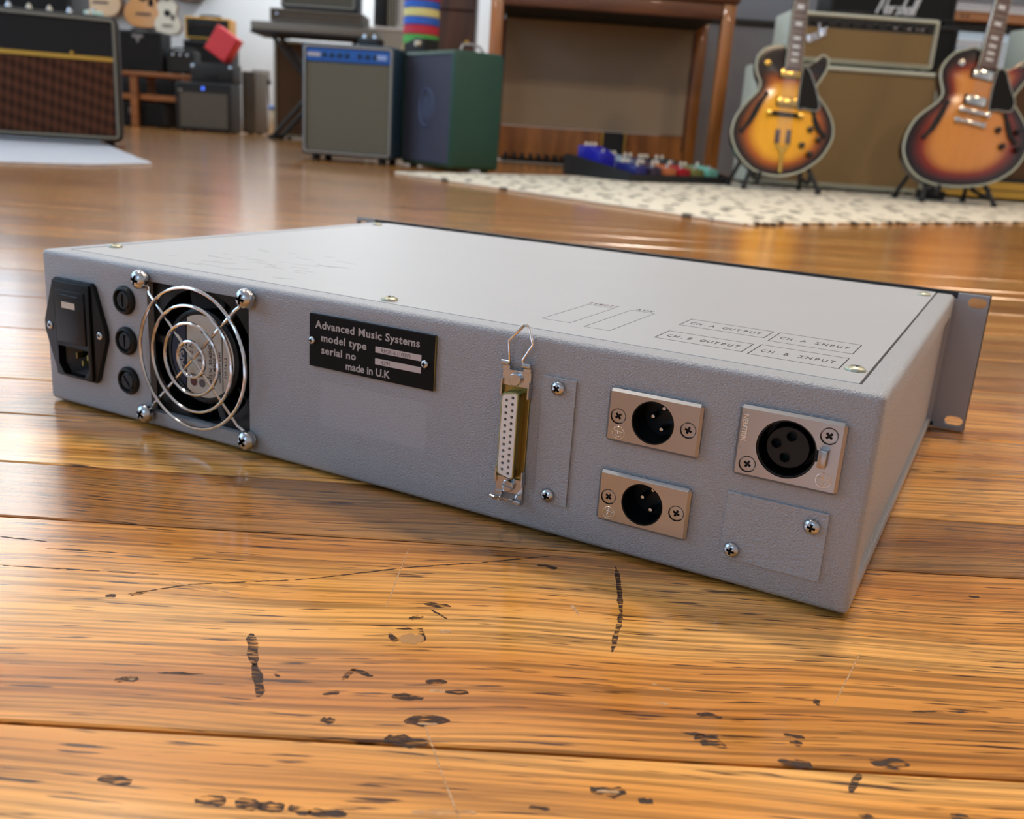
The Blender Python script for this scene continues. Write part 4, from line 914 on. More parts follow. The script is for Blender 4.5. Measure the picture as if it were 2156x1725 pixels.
# --- pedalboard with its pedals (turned with the rug)
PBX, PBY, PBR = 0.474, 3.855, R(40)
t = thing('pedalboard', 'black pedalboard tray lying on the flecked rug', 'pedalboard', (PBX, PBY, ZR), PBR)
MB().box(0, .60, 0, .36, .010, .018, .002, 1).build('deck', M_blk, t)
MB().box(0, .60, -.012, 0, 0, .030, .002, 1).build('front_rail', M_blk, t); MB().box(0, .60, .36, .372, 0, .06, .002, 1).build('back_rail', M_blk, t)
for x in (-.012, .60): MB().prism([(-.012, 0), (.372, 0), (.372, .085), (.34, .085), (-.012, .034)], x, x + .012, 'yz').build('side_rail', M_blk, t)
for x in (.06, .54):
    for y in (.04, .32): MB().cyl((x, y, 0), (x, y, .012), .014, n=12).build('foot', M_rubber, t)
RZ = Matrix.Rotation(PBR, 4, 'Z')
def pedal(px, py, pz, wd, dp, h, col, label, kn=2):
    p = RZ @ Vector((px, py, 0))
    o = thing('effects_pedal', label, 'pedal', (PBX + p.x, PBY + p.y, ZR + pz), PBR, 'pedals on the pedalboard')
    MB().prism([(0, 0), (dp, 0), (dp, h), (dp * .55, h), (0, h * .72)], -wd / 2, wd / 2, 'yz', .004, 2).build('case', mat('pedal_' + col, col, .35), o)
    for k in range(kn):
        x = (k - (kn - 1) / 2) * wd / max(kn, 2) * .8
        MB().lathe([(.007, 0), (.007, .008), (.005, .014), (0, .015)], (x, dp * .8, h), (0, 0, 1), 12).build('knob', M_knobc if col != 'e8c7b0' else M_knob, o)
    MB().lathe([(.009, 0), (.009, .004), (.006, .008), (.006, .014), (0, .015)], (0, dp * .22, h * .79), (0, 0, 1), 12).build('footswitch', M_screw, o)
    MB().cyl((wd / 2, dp * .7, h * .5), (wd / 2 + .012, dp * .7, h * .5), .007, n=10).build('jack', M_screw, o)
pedal(.075, .01, .0185, .066, .115, .052, '1c1f6e', 'navy blue stompbox at the tray corner beside the purple one')
pedal(.165, .01, .0185, .066, .115, .050, '33263f', 'dusky purple stompbox in the front row')
pedal(.255, .01, .0185, .070, .115, .050, 'b8683c', 'burnt orange stompbox in the front row')
pedal(.345, .01, .0185, .070, .115, .050, 'a80f22', 'bright red stompbox in the front row', 1)
pedal(.435, .01, .0185, .070, .115, .050, '7d8045', 'olive green stompbox in the front row')
pedal(.530, .01, .0185, .070, .115, .052, '78c0ae', 'mint green stompbox in the front row', 1)
pedal(.060, .19, .0185, .095, .13, .105, '1a1aa8', 'tall ultramarine pedal in the back row', 3)
pedal(.180, .19, .0185, .095, .13, .075, '93a9c0', 'silvery blue pedal in the back row', 3)
pedal(.290, .19, .0185, .080, .13, .070, '4a3d58', 'grey purple pedal in the back row')
pedal(.390, .19, .0185, .085, .13, .068, '17181b', 'matt black pedal in the back row next to the grey purple one', 3)
pedal(.495, .19, .0185, .090, .13, .068, '2c3a3c', 'dark teal-grey pedal in the back row')

# --- tan piggyback stack
t = amp('speaker_cabinet', 'wide cream speaker cabinet with tan cloth behind the sunburst guitars', 'speaker cabinet', (1.46, 4.38, ZR), 0, 0.80, 0.30, 0.525, M_cream, M_tancloth, M_creampipe, margin=0.020, feet=0.012, handle=False)
t = amp('amplifier_head', 'cream amplifier head with tan cloth and black knob panel on the wide cream cabinet', 'amplifier', (1.487, 4.40, ZR + 0.5255), 0, 0.655, 0.24, 0.215, M_cream, M_tancloth, M_creampipe, band=0.040, band_m=M_blk, margin=0.018, feet=0.012, knobs=11, knob_m=M_knob)
script_logo('Fender', 0.070, -0.255, 0.0045, 0.072, t, mat('polished_badge', 'e3e6ee', .2, metal=.6), R(28), 0.0045)
for k in range(6): MB().box(.10 + k * .03, .115 + k * .03, .0045, .0065, .168, .173).build('panel_print', M_lettering, t)

# --- black stack behind it
t = amp('speaker_cabinet', 'tall black speaker cabinet behind the cream stack', 'speaker cabinet', (1.83, 4.95, ZR), 0, 0.62, 0.32, 0.79, M_blk, M_blk2, None, margin=0.02, feet=0.012, handle=False)
t = amp('amplifier_head', 'black amplifier head with white script badge on the tall black cabinet', 'amplifier', (1.80, 4.96, ZR + 0.791), 0, 0.62, 0.22, 0.27, M_blk, M_blk2, None, margin=0.02, feet=0.010, handle=True)
script_logo('Marshall', 0.085, -0.075, 0.006, 0.035, t, mat('white_badge', 'dcdcdc', .4), 0.0, 0.0055)

# --- keyboard on a stand
M_kwood = wood('honey_wood', '9c6238', 'c98d5c', (1.2, 20, 20), 0.4)
t = thing('keyboard_stand', 'thin black folding stand under the wooden keyboard', 'stand', (2.60, 5.62, 0.0))
for y in (.05, .29):
    MB().tube([(-.38, y, .012), (.38, y, .845)], .013, 8).build('cross_leg', M_blk, t); MB().tube([(.38, y + .03, .012), (-.38, y + .03, .845)], .013, 8).build('cross_leg', M_blk, t)
for x in (-.38, .38): MB().tube([(x, .0, .847), (x, .36, .847)], .013, 8).build('top_bar', M_blk, t); MB().tube([(x, .0, .0135), (x, .36, .0135)], .013, 8).build('foot_bar', M_rubber, t)
t = thing('keyboard', 'vintage keyboard with honey wood case and white lid strip', 'keyboard', (2.60, 5.58, 0.861))
MB().box(-.50, .50, .04, .40, .0, .05, .003, 1).build('base', M_blk, t)
MB().box(-.50, .50, .0, .40, .05, .098, .004, 1).build('wood_case', M_kwood, t)
MB().box(-.49, -.22, -.004, .10, .0985, .112, .003, 1).build('white_strip', mat('ivory_plastic', 'ebeff0', .3), t)
for k in range(24): MB().box(-.20 + k * .0285, -.173 + k * .0285, -.002, .12, .0985, .110, .002, 1).build('key', M_insul, t)
for x in (-.20, -.17): MB().box(x, x + .018, -.002, .001, .068, .078).build('badge_dot', M_ink, t)

# --- amps at the right edge
t = amp('combo_amplifier', 'low dark brown combo with gold bottom strip beside the red sunburst guitar', 'amplifier', (2.36, 4.50, ZR), 0, 0.74, 0.28, 0.56, M_blk, M_browncloth, None, margin=0.022, feet=0.006, handle=False, skirt=0.075)
MB().box(-.368, .368, -.004, .004, .012, .085, .003, 1).build('gold_strip', M_goldtrim, t); MB().box(-.35, .35, -.006, -.003, .045, .05).build('strip_line', M_under, t)
t = amp('amplifier_head', 'cream amplifier head with dark panel on the low dark brown combo', 'amplifier', (2.52, 4.56, ZR + 0.561), R(8), 0.42, 0.22, 0.20, M_cream, M_tancloth, M_creampipe, band=0.05, band_m=M_blk, margin=0.016, feet=0.010, knobs=6)
t = thing('foot_switch', 'small black footswitch on the rug between the guitar stands', 'footswitch', (1.80, 4.16, ZR))
MB().box(-.045, .045, -.05, .05, 0, .038, .006, 2).build('case', M_blk, t)
for sx in (-.02, .02): MB().lathe([(.009, 0), (.009, .006), (.006, .014), (0, .015)], (sx, -.015, .038), (0, 0, 1), 12).build('button', M_screw, t)

# ------------------------------------------------------------------ far left corner
M_bench = wood('pine_bench_wood', '7b4a22', 'b0713a', (1.2, 12, 12), 0.5)
t = thing('bench', 'low pine bench with a lower shelf along the back of the shop', 'bench', (-3.3, 8.22, 0.0))
MB().box(-.70, .70, .0, .46, .402, .436, .004, 1).build('seat_top', M_bench, t)
MB().box(-.60, .50, .06, .42, .215, .262, .004, 1).build('shelf', M_bench, t)
for x in (-.64, .175, .60):
    for y in (.02, .40): MB().box(x - .03, x + .03, y, y + .045, .0, .401, .003, 1).build('leg', M_bench, t)
t = amp('combo_amplifier', 'black combo amplifier with a grey badge standing on the pine bench', 'amplifier', (-3.075, 8.25, 0.4365), 0, 0.39, 0.22, 0.315, M_blk, M_blk2, None, margin=0.016, feet=0.012)
MB().box(-.05, .04, .003, .0085, .262, .285, .002, 1).build('badge', M_smudge, t); MB().prism([(-.02, .262), (.012, .262), (0, .225), (-.012, .225)], .003, .0085).build('badge_tail', M_smudge, t)
t = amp('practice_amplifier', 'small grey-black practice amplifier on the pine bench end', 'amplifier', (-2.735, 8.24, 0.4365), 0, 0.225, 0.18, 0.185, M_blk, mat('charcoal_cloth', '2c2b29', .85), None, margin=0.014, feet=0.008, band=.04, knobs=3, knob_m=M_screw)
t = amp('combo_amplifier', 'black combo with white script badge on the floor under the pine bench', 'amplifier', (-3.10, 8.30, 0.0), 0, 0.40, 0.24, 0.19, M_blk, M_blk2, None, margin=0.014, feet=0.006, handle=False)
script_logo('Fender', .045, -.09, .005, .10, t, M_lettering, R(20), .003); MB().lathe([(.012, 0), (.008, .01), (0, .012)], (-.17, .008, .13), (0, -1, 0), 12).build('pilot_lamp', M_redlite, t)
t = amp('combo_amplifier', 'black combo with silver-grey grille and blue pilot jewel, lid propped by a case', 'amplifier', (-2.44, 7.86, 0.0), R(-4), 0.44, 0.26, 0.375, M_blk, M_greycloth, None, margin=0.024, feet=0.008, band=.05, band_m=M_blk, handle=False)
MB().lathe([(.013, 0), (.010, .008), (0, .012)], (-.0, .006, .33), (0, -1, 0), 12).build('pilot_lamp', M_bluelite, t)
MB().prism(rrect(-.20, -.17, .30, .32, .006), .003, .0085).build('badge', M_smudge, t)
t = thing('equipment_case', 'black carrying case with two chrome corners on the silver-grilled combo', 'case', (-2.385, 7.92, 0.376), R(-4))
MB().box(-.17, .17, 0, .20, 0, .15, .008, 2).build('shell', M_blk, t)
for sx in (-.15, .15): MB().lathe([(.016, 0), (.014, .005), (0, .007)], (sx, -.0, .12), (0, -1, 0), 14).build('corner_cap', M_screw, t)
MB().tube([(-.04, -.0, .05), (-.035, -.02, .05), (.035, -.02, .05), (.04, -.0, .05)], .006, 8).build('handle', M_rubber, t)
t = thing('red_box', 'bright red boxed amplifier tipped on its corner on the black case', 'box', (-2.335, 7.98, 0.536), 0)
rb = MB().box(-.105, .105, 0, .10, -.105, .105, .006, 2); rb.rot(Matrix.Translation((.01, 0, .142)) @ Matrix.Rotation(R(32), 4, 'Y') @ Matrix.Rotation(R(-12), 4, 'Z')); rb.build('case', M_red, t)
rb = MB().box(-.10, .10, -.006, .0, -.10, .10, .003, 1); rb.rot(Matrix.Translation((.01, 0, .142)) @ Matrix.Rotation(R(32), 4, 'Y') @ Matrix.Rotation(R(-12), 4, 'Z')); rb.build('front_panel', mat('red_panel', 'd4202a', .5), t)
t = amp('speaker_cabinet', 'tall grey-sided cabinet standing next to the silver-grilled combo', 'speaker cabinet', (-2.20, 8.3, 0.0), R(-10), 0.12, 0.25, 0.50, mat('grey_brown_vinyl', '5d564c', .6), M_greycloth, None, margin=.012, feet=.008, handle=False)
t = amp('amplifier_head', 'amplifier head in an orange case with black front against the white wall', 'amplifier', (-2.71, 8.90, 0.752), 0, 0.40, 0.20, 0.192, M_orange, M_blk2, M_goldtrim, margin=.018, feet=.008, band=.05, knobs=6)
t = amp('speaker_cabinet', 'black cabinet carrying the orange amplifier head', 'speaker cabinet', (-2.71, 8.88, 0.0), 0, 0.42, 0.26, 0.751, M_blk, M_blk2, None, margin=.018, feet=.008, handle=False)
t = thing('stool', 'small black-topped stool carrying grey boxes near the white wall', 'stool', (-2.225, 8.85, 0.0))
MB().lathe([(.075, 0), (.08, .01), (.08, .035), (.07, .045), (0, .047)], (0, 0, .42), (0, 0, 1), 24).build('seat', M_blk, t)
for a in range(4): MB().tube([(.06 * math.cos(R(45 + 90 * a)), .06 * math.sin(R(45 + 90 * a)), .425), (.085 * math.cos(R(45 + 90 * a)), .085 * math.sin(R(45 + 90 * a)), .0105)], .010, 8).build('leg', M_screw, t)
t = thing('grey_box', 'grey radio-like box on the small black stool', 'box', (-2.225, 8.83, 0.4675))
MB().box(-.07, .07, -.05, .05, 0, .07, .006, 2).build('case', M_smudge, t); MB().lathe([(.016, 0), (.013, .01), (0, .011)], (.035, -.05, .04), (0, -1, 0), 14).build('dial', M_goldtrim, t)
t = thing('cream_canister', 'cream canister with blue lid on the floor beside the small stool', 'canister', (-2.10, 8.80, 0.0))
MB().lathe([(.05, 0), (.055, .01), (.055, .20), (.05, .21)], (0, 0, 0), (0, 0, 1), 24).build('body', M_knobc, t); MB().lathe([(.058, 0), (.058, .03), (.03, .04), (0, .04)], (0, 0, .2105), (0, 0, 1), 24).build('lid', mat('blue_lid', '7fa0dc', .4), t)

t = thing('backing_case', 'long black case added as dark backing behind the pine bench', 'case', (-3.47, 8.80, 0.0))  # invented case, added to darken the gap under the bench
MB().box(-.50, .50, 0, .36, .012, .46, .006, 2).build('shell', M_blk, t)
for x in (-.502, .48): MB().box(x, x + .022, -.004, .364, .010, .462, .002, 1).build('edge_trim', M_rubber, t)
for x in (-.3, .3): MB().box(x - .03, x + .03, -.008, -.001, .30, .36, .002, 1).build('catch', M_rubber, t)
for x in (-.4, .4):
    for y in (.06, .30): MB().cyl((x, y, 0), (x, y, .014), .02, n=12).build('foot', M_rubber, t)
t = amp('speaker_cabinet', 'upright black cabinet with grey badge standing behind the brown-fronted combo', 'speaker cabinet', (-2.86, 5.65, 0.0), R(6), 0.76, 0.34, 0.80, M_blk, M_blk2, None, margin=.022, feet=.012, handle=False)
MB().box(-.06, .06, .003, .0085, .70, .73, .002, 1).build('badge', M_smudge, t)

# --- folding stand carrying grey amplifiers, big cabinet behind
t = thing('folding_stand', 'black folding cross-leg stand with a grey slab top', 'stand', (-1.40, 6.98, 0.0))
MB().box(-.43, .43, .0, .40, .722, .778, .006, 2).build('slab_top', mat('grey_slab', '7d776c', .5), t); MB().box(-.432, -.25, -.002, .40, .700, .7215, .003, 1).build('edge_rail', M_blk, t); MB().box(-.2499, .43, -.002, .40, .706, .7215, .003, 1).build('edge_rail', M_blk, t)
for y in (.03, .33):
    MB().tube([(-.30, y, .704), (.30, y, .02)], .016, 8).build('cross_leg', M_blk, t); MB().tube([(.30, y + .035, .704), (-.30, y + .035, .02)], .016, 8).build('cross_leg', M_blk, t)
for x in (-.30, .30): MB().tube([(x, .0, .0185), (x, .40, .0185)], .017, 8).build('foot_bar', M_rubber, t)
t = amp('amplifier_head', 'flat grey-brown amplifier lying on the folding stand', 'amplifier', (-1.385, 7.0, 0.779), 0, 0.64, 0.30, 0.092, mat('taupe_vinyl', '6d665b', .6), mat('taupe_cloth', '5b5146', .85), M_silverpipe, margin=.010, feet=.004, handle=False, bev=.008)
MB().lathe([(.011, 0), (.008, .012), (0, .013)], (-.27, .008, .055), (0, -1, 0), 12).build('knob', M_screw, t)
t = amp('combo_amplifier', 'silver-clothed combo with white piping stacked on the flat grey-brown amplifier', 'amplifier', (-1.375, 7.02, 0.8715), 0, 0.52, 0.26, 0.42, mat('dark_slate_vinyl', '25303a', .6), M_silvercloth, M_silverpipe, margin=.024, feet=.008, handle=True)
t = amp('speaker_cabinet', 'big grey-brown speaker cabinet with cream piping behind the folding stand', 'speaker cabinet', (-1.43, 7.46, 0.0), 0, 0.72, 0.34, 0.70, mat('dark_taupe_vinyl', '4a443c', .6), M_browncloth, M_creampipe, margin=.022, feet=.010, handle=False)
t = thing('accordion', 'cream and black piano accordion standing on a pale plinth', 'accordion', (-1.02, 8.00, 0.885), R(-5))
MB().box(-.12, -.02, 0, .16, 0, .34, .015, 2).build('bass_case', M_blk, t)
for k in range(8): MB().box(-.018 + k * .010, -.012 + k * .010, .01, .15, .01, .33, .002, 1).build('bellows_fold', M_knobc if k % 2 else M_blk, t)
MB().box(.065, .105, 0, .16, 0, .34, .01, 2).build('treble_case', M_insul, t)
for k in range(14): MB().box(.07, .104, -.02, -.0005, .012 + k * .0235, .0335 + k * .0235, .002, 1).build('white_key', M_insul, t)
for k in range(10): MB().box(.068, .086, -.026, -.0205, .028 + k * .031, .042 + k * .031, .001, 1).build('black_key', M_blk, t)
t = thing('plinth', 'pale beige display plinth under the accordion', 'plinth', (-1.00, 8.10, 0.0))
MB().box(-.17, .17, -.13, .13, 0, .86, .004, 1).build('column', mat('beige_board', 'b3aca0', .7), t); MB().box(-.18, .18, -.14, .14, .8605, .884, .003, 1).build('top_board', M_insul, t)

# ------------------------------------------------------------------ guitars
M_burst = vcol('sunburst_lacquer')
M_binding = mat('cream_binding', 'a9ac98', 0.35, coat=0.3)
M_back = mat('dark_brown_lacquer', '2a1710', 0.2, coat=0.5)
M_rose = wood('rosewood', '3b2622', '5a3a33', (60, 8, 6), 0.45)
M_pearl = mat('pearl_inlay', 'd7dbe0', 0.25)
M_goldhw = mat('gold_hardware', 'd8b25c', 0.22, metal=1.0)
M_chromehw = mat('nickel_hardware', 'd9dedd', 0.15, metal=1.0)
M_guard = mat('black_pickguard', '0d0d0f', 0.5, spec=0.15)
M_guardrim = mat('guard_rim', '8b8f8a', 0.4)
M_fret = mat('fret_wire', 'a9a49c', 0.3, metal=1.0)
def smooth_loop(pts, sub=4):
    out = []; n = len(pts)
    for i in range(n):
        p0, p1, p2, p3 = (Vector(pts[(i + k) % n]) for k in (-1, 0, 1, 2))
        for k in range(sub):
            s = k / sub
            out.append(tuple(0.5 * ((2 * p1) + (p2 - p0) * s + (2 * p0 - 5 * p1 + 4 * p2 - p3) * s * s + (3 * p1 - p0 - 3 * p2 + p3) * s ** 3)))
    return out
def sstep(a, b, x):
    s = max(0, min(1, (x - a) / (b - a))); return s * s * (3 - 2 * s)
def lerp3(a, b, s): return tuple(x * (1 - s) + y * s for x, y in zip(a, b))

def guitar(name, label, X, Y, Z, lean, outline, cols, axis, hw, upper, parts, group=None, rz=0.0):
    """outline in mm, front face in the local x/z plane facing -y; axis=(x0,z0,slope) of the neck line"""
    t = thing(name, label, 'guitar', (X, Y, Z)); t.rotation_euler = (-lean, 0, rz)
    if group: t['group'] = group
    L = [(u * mm, v * mm) for u, v in smooth_loop(outline, 3)]
    n = len(L); zs = [v for _, v in L]; z0, z1 = min(zs), max(zs)
    ax = lambda z: axis[0] * mm + (z - axis[1] * mm) * axis[2]
    c1z, c2z = z0 + (z1 - z0) * 0.30, z0 + (z1 - z0) * 0.72
    def spine(z):
        zz = max(c1z, min(c2z, c1z + (z - z0) / (z1 - z0) * 0 + (z if c1z < z < c2z else (c1z if z <= c1z else c2z)) - c1z)); return (ax(zz), zz)
    me = bpy.data.meshes.new('top'); V = []; F = []; Cc = []
    K = 14
    for k in range(K + 1):
        s = k / K
        for (u, v) in L:
            q = spine(v); V.append((u * (1 - s) + q[0] * s, -0.014 * sstep(0, 0.9, s), v * (1 - s) + q[1] * s))
            f = sstep(0.06, 0.52, s) * (1 - sstep(upper[0], upper[1], V[-1][2] / mm))
            Cc.append(lerp3(lerp3(cols[0], cols[1], min(1, f * 2)), cols[2], max(0, f * 2 - 1)))
    for k in range(K):
        for i in range(n):
            j = (i + 1) % n; F.append((k * n + i, k * n + j, (k + 1) * n + j, (k + 1) * n + i))
    me.from_pydata(V, [], F)
    b = bmesh.new(); b.from_mesh(me); bmesh.ops.recalc_face_normals(b, faces=b.faces[:])
    if sum(f.normal.y for f in b.faces) > 0: bmesh.ops.reverse_faces(b, faces=b.faces[:])
    for f in b.faces: f.smooth = True
    b.to_mesh(me); b.free()
    ca = me.color_attributes.new('col', 'FLOAT_COLOR', 'POINT')
    for i, c in enumerate(Cc): ca.data[i].color = (*c, 1)
    me.materials.append(M_burst)
    link('carved_top', me, t)
    MB().prism(L, 0.0005, 0.050).build('body', M_back, t)
    MB().tube([(u, 0.001, v) for u, v in L], 0.0042, 6, True).build('binding', M_binding, t)
    ang = math.atan(axis[2])
    def fr(x, y, z, M=Matrix()): return Matrix.Translation((x * mm, y * mm, z * mm)) @ Matrix.Rotation(ang, 4, 'Y')
    def bx(nm, x, z, w, h, y0, y1, m, bev=1.0, par=t):
        return MB().box(-w / 2 * mm, w / 2 * mm, y0 * mm, y1 * mm, -h / 2 * mm, h / 2 * mm, bev * mm, 2).rot(fr(x, 0, z)).build(nm, m, par)
    # neck, fretboard, headstock
    nz, top, w0, w1 = parts['neck']
    a0, a1 = ax(nz * mm) / mm, ax(top * mm) / mm
    neck = MB().prism([((a0 - w0 / 2) * mm, nz * mm), ((a0 + w0 / 2) * mm, nz * mm), ((a1 + w1 / 2) * mm, top * mm), ((a1 - w1 / 2) * mm, top * mm)], -22 * mm, -2 * mm, 'xz', .002, 2).build('neck', M_back, t)
    fb = MB().prism([((a0 - w0 / 2) * mm, nz * mm), ((a0 + w0 / 2) * mm, nz * mm), ((a1 + w1 / 2) * mm, top * mm), ((a1 - w1 / 2) * mm, top * mm)], -27 * mm, -22.1 * mm, 'xz', .001, 1).build('fretboard', M_rose, t)
    for sx in (-1, 1): MB().tube([((a0 + sx * w0 / 2) * mm, -25 * mm, nz * mm), ((a1 + sx * w1 / 2) * mm, -25 * mm, top * mm)], 1.6 * mm, 6).build('fretboard_binding', M_binding, fb)
    sc = top - parts['bridge'][1]
    zf = [parts['bridge'][1] + sc * 2 ** (-k / 12) for k in range(1, 23)]
    zf = [z for z in zf if z > nz + 4]
    for z in zf:
        wd = w0 + (w1 - w0) * (z - nz) / (top - nz); bx('fret', ax(z * mm) / mm, z, wd - 3, 2.0, -28.2, -26.5, M_fret, .4, fb)
    for k in (0, 2, 4, 6, 8, 11, 14, 16, 18, 20):
        if k + 1 < len(zf) or k < len(zf) - 1:
            za = zf[k - 1] if k else top; zb_ = zf[k] if k < len(zf) else None
            if zb_: bx('inlay', ax((za + zb_) / 2 * mm) / mm, (za + zb_) / 2, 0.6 * w1, (za - zb_) * 0.62, -27.4, -26.8, M_pearl, .1, fb)
    hs = [(-22, 0), (22, 0), (38, 60), (44, 170), (12, 185), (0, 175), (-12, 185), (-44, 170), (-38, 60)]
    ca_, sa_ = math.cos(ang), math.sin(ang)
    hd = MB().prism([((a1 + u * ca_ + v * sa_) * mm, (top + v * ca_ - u * sa_) * mm) for u, v in hs], -18 * mm, -4 * mm, 'xz', .002, 1).build('headstock', M_guard, t)
    for sx in (-1, 1):
        for k in range(3):
            u, v = sx * 30, 60 + k * 42
            MB().lathe([(.005, 0), (.005, .012), (0, .013)], ((a1 + u * ca_ + v * sa_) * mm, -18 * mm, (top + v * ca_ - u * sa_) * mm), (0, -1, 0), 10).build('tuning_post', hw, hd)
    for (x, z) in parts['pickups']:
        bx('pickup_ring', x, z, 92 if parts.get('wide') else 84, 40, -16, -11, M_guard, 2); bx('pickup_cover', x, z, 76, 34, -24, -15, hw, 3)
    x, z, w_ = parts['bridge']
    bx('bridge', x, z, w_, 14, -28, -14, parts.get('bridge_m', hw), 3)
    for sx in (-1, 1): MB().lathe([(.011, 0), (.011, .003), (.008, .004), (0, .0045)], ((x + sx * w_ / 2 * ca_) * mm, -26 * mm, (z - sx * w_ / 2 * sa_) * mm), (0, -1, 0), 14).build('thumbwheel', hw, t)
    if 'stop' in parts:
        x, z, w_ = parts['stop']; bx('stop_tailpiece', x, z, w_, 15, -27, -15, hw, 5)
        for sx in (-1, 1): MB().lathe([(.010, 0), (.011, .004), (.008, .009), (0, .01)], ((x + sx * w_ / 2 * ca_) * mm, -20 * mm, (z - sx * w_ / 2 * sa_) * mm), (0, -1, 0), 14).build('tail_stud', hw, t)
        send = (x, z)
    else:
        x, z = parts['trapeze']
        b = MB(); b.prism([((x + u) * mm, (z + v) * mm) for u, v in ((-30, 15), (-18, 20), (0, 2), (18, 22), (30, 17), (6, -18), (5, -95), (-7, -95), (-6, -18))], -19 * mm, -15 * mm, 'xz', .001, 1); b.build('trapeze_tailpiece', hw, t)
        for sx in (-1, 1): bx('tailpiece_block', x + sx * 22, z + 48, 20, 56, -17, -14, M_rose, 1.5)
        send = (x, z + 20)
    st = MB()
    for k in range(6):
        o_ = (k - 2.5); st.tube([((send[0] + o_ * 9) * mm, -27 * mm, send[1] * mm), ((parts['bridge'][0] + o_ * 10.2) * mm, -29 * mm, parts['bridge'][1] * mm), ((a1 + o_ * 6.8) * mm, -29 * mm, top * mm)], 0.45 * mm, 5)
    so = st.build('strings', M_fret, t)
    for (x, z) in parts['knobs']:
        MB().lathe([(.0125, 0), (.0125, .006), (.010, .016), (0, .017)], (x * mm, -10 * mm, z * mm), (0, -1, 0), 18).build('control_knob', parts.get('knob_m', M_knob), t)
    x, z = parts['switch']; MB().lathe([(.013, 0), (.012, .004), (.004, .005), (.004, .016), (0, .017)], (x * mm, -7 * mm, z * mm), (0, -1, 0), 16).build('toggle_switch', hw, t)
    pg = [(u * mm, v * mm) for u, v in smooth_loop(parts['guard'], 2)]
    MB().prism(pg, -20.5 * mm, -18 * mm).build('pickguard', M_guard, t); MB().tube([(u, -19.5 * mm, v) for u, v in pg], 2.6 * mm, 6, True).build('guard_binding', M_guardrim, t)
    for ff in parts['fholes']:
        m_ = len(ff); left, right = [], []
        for i, (u, v) in enumerate(ff):
            a = Vector(ff[max(i - 1, 0)]); c = Vector(ff[min(i + 1, m_ - 1)]); d = (c - a).normalized(); nv = Vector((-d.y, d.x)); wv = 5 + 6 * math.sin(PI * i / (m_ - 1))
            left.append((u + nv.x * wv, v + nv.y * wv)); right.append((u - nv.x * wv, v - nv.y * wv))
        lp = left + right[::-1]
        f = MB(); 
        for (u, v), (u2, v2), (u3, v3), (u4, v4) in zip(left, left[1:], right[1:], right): f.prism([(u * mm, v * mm), (u2 * mm, v2 * mm), (u3 * mm, v3 * mm), (u4 * mm, v4 * mm)], -13.5 * mm, -4 * mm)
        for p in (ff[0], ff[-1]): f.cyl((p[0] * mm, -13.4 * mm, p[1] * mm), (p[0] * mm, -4 * mm, p[1] * mm), 9 * mm, n=14)
        f.build('f_hole', M_under, t)
    return t

O1 = [(-25, 520), (-56, 522), (-88, 513), (-115, 495), (-132, 468), (-135, 434), (-127, 402), (-114, 375), (-115, 351), (-127, 330), (-154, 300), (-180, 266), (-200, 232), (-211, 195), (-213, 159), (-204, 127), (-187, 92), (-161, 61), (-125, 31), (-83, 14), (-33, 7), (16, 12), (68, 28), (111, 55), (150, 90), (175, 129), (191, 170), (192, 207), (183, 242), (163, 281), (136, 316), (118, 339), (110, 362), (115, 379), (133, 408), (149, 442), (153, 474), (143, 491), (126, 494), (111, 479), (96, 462), (72, 452), (47, 457)]
O2 = [(21, 535), (-22, 530), (-65, 515), (-97, 484), (-116, 449), (-117, 411), (-107, 373), (-105, 349), (-122, 319), (-159, 288), (-195, 256), (-221, 216), (-237, 172), (-241, 128), (-231, 90), (-208, 53), (-171, 22), (-115, 2), (-46, -3), (22, 1), (100, 16), (166, 50), (212, 92), (241, 147), (249, 196), (235, 243), (209, 289), (181, 326), (173, 342), (180, 369), (204, 404), (230, 444), (246, 484), (234, 512), (210, 505), (198, 480), (170, 459), (131, 461), (96, 468)]
LEAN = R(14)
lin = lambda h: hexc(h)[:3]
guitar('hollow_body_guitar', 'amber sunburst hollow-body guitar with gold hardware and trapeze tailpiece', 1.09, 3.92, 0.060, LEAN, O1, (lin('1c130f'), lin('b05a10'), lin('f2ab1e')), (7.5, 430, 0.045), M_goldhw, (330, 430),
       dict(neck=(415, 935, 67, 44), pickups=[(-1, 408), (-6, 296)], bridge=(-11, 247, 128), bridge_m=M_guard, trapeze=(-12, 112), knobs=[(96, 196), (66, 131), (132, 158), (100, 99)], knob_m=M_knob, switch=(-91, 447), guard=[(47, 437), (60, 434), (76, 422), (104, 358), (123, 295), (120, 276), (108, 268), (60, 274), (36, 280)],
            fholes=[[(-88, 326), (-112, 288), (-130, 250), (-148, 212), (-176, 176)], [(106, 262), (112, 235), (122, 212), (134, 194), (155, 176)]]))
guitar('semi_hollow_guitar', 'red-edged sunburst guitar with nickel hardware and stop tailpiece', 1.775, 3.83, 0.078, LEAN, O2, (lin('150f10'), lin('7d2412'), lin('c9823a')), (50, 458, 0.160), M_chromehw, (400, 520),
       dict(neck=(452, 945, 72, 46), pickups=[(38, 430), (19, 328)], bridge=(14, 284, 105), stop=(2, 243, 105), knobs=[(117, 223), (137, 161), (195, 221), (201, 154)], switch=(-44, 473), guard=[(92, 446), (127, 449), (140, 415), (152, 381), (170, 339), (168, 312), (152, 294), (100, 298), (70, 304)], wide=True,
            fholes=[[(-88, 318), (-104, 282), (-121, 247), (-140, 212), (-168, 180)], [(145, 280), (155, 250), (164, 222), (172, 200), (190, 180)]]))

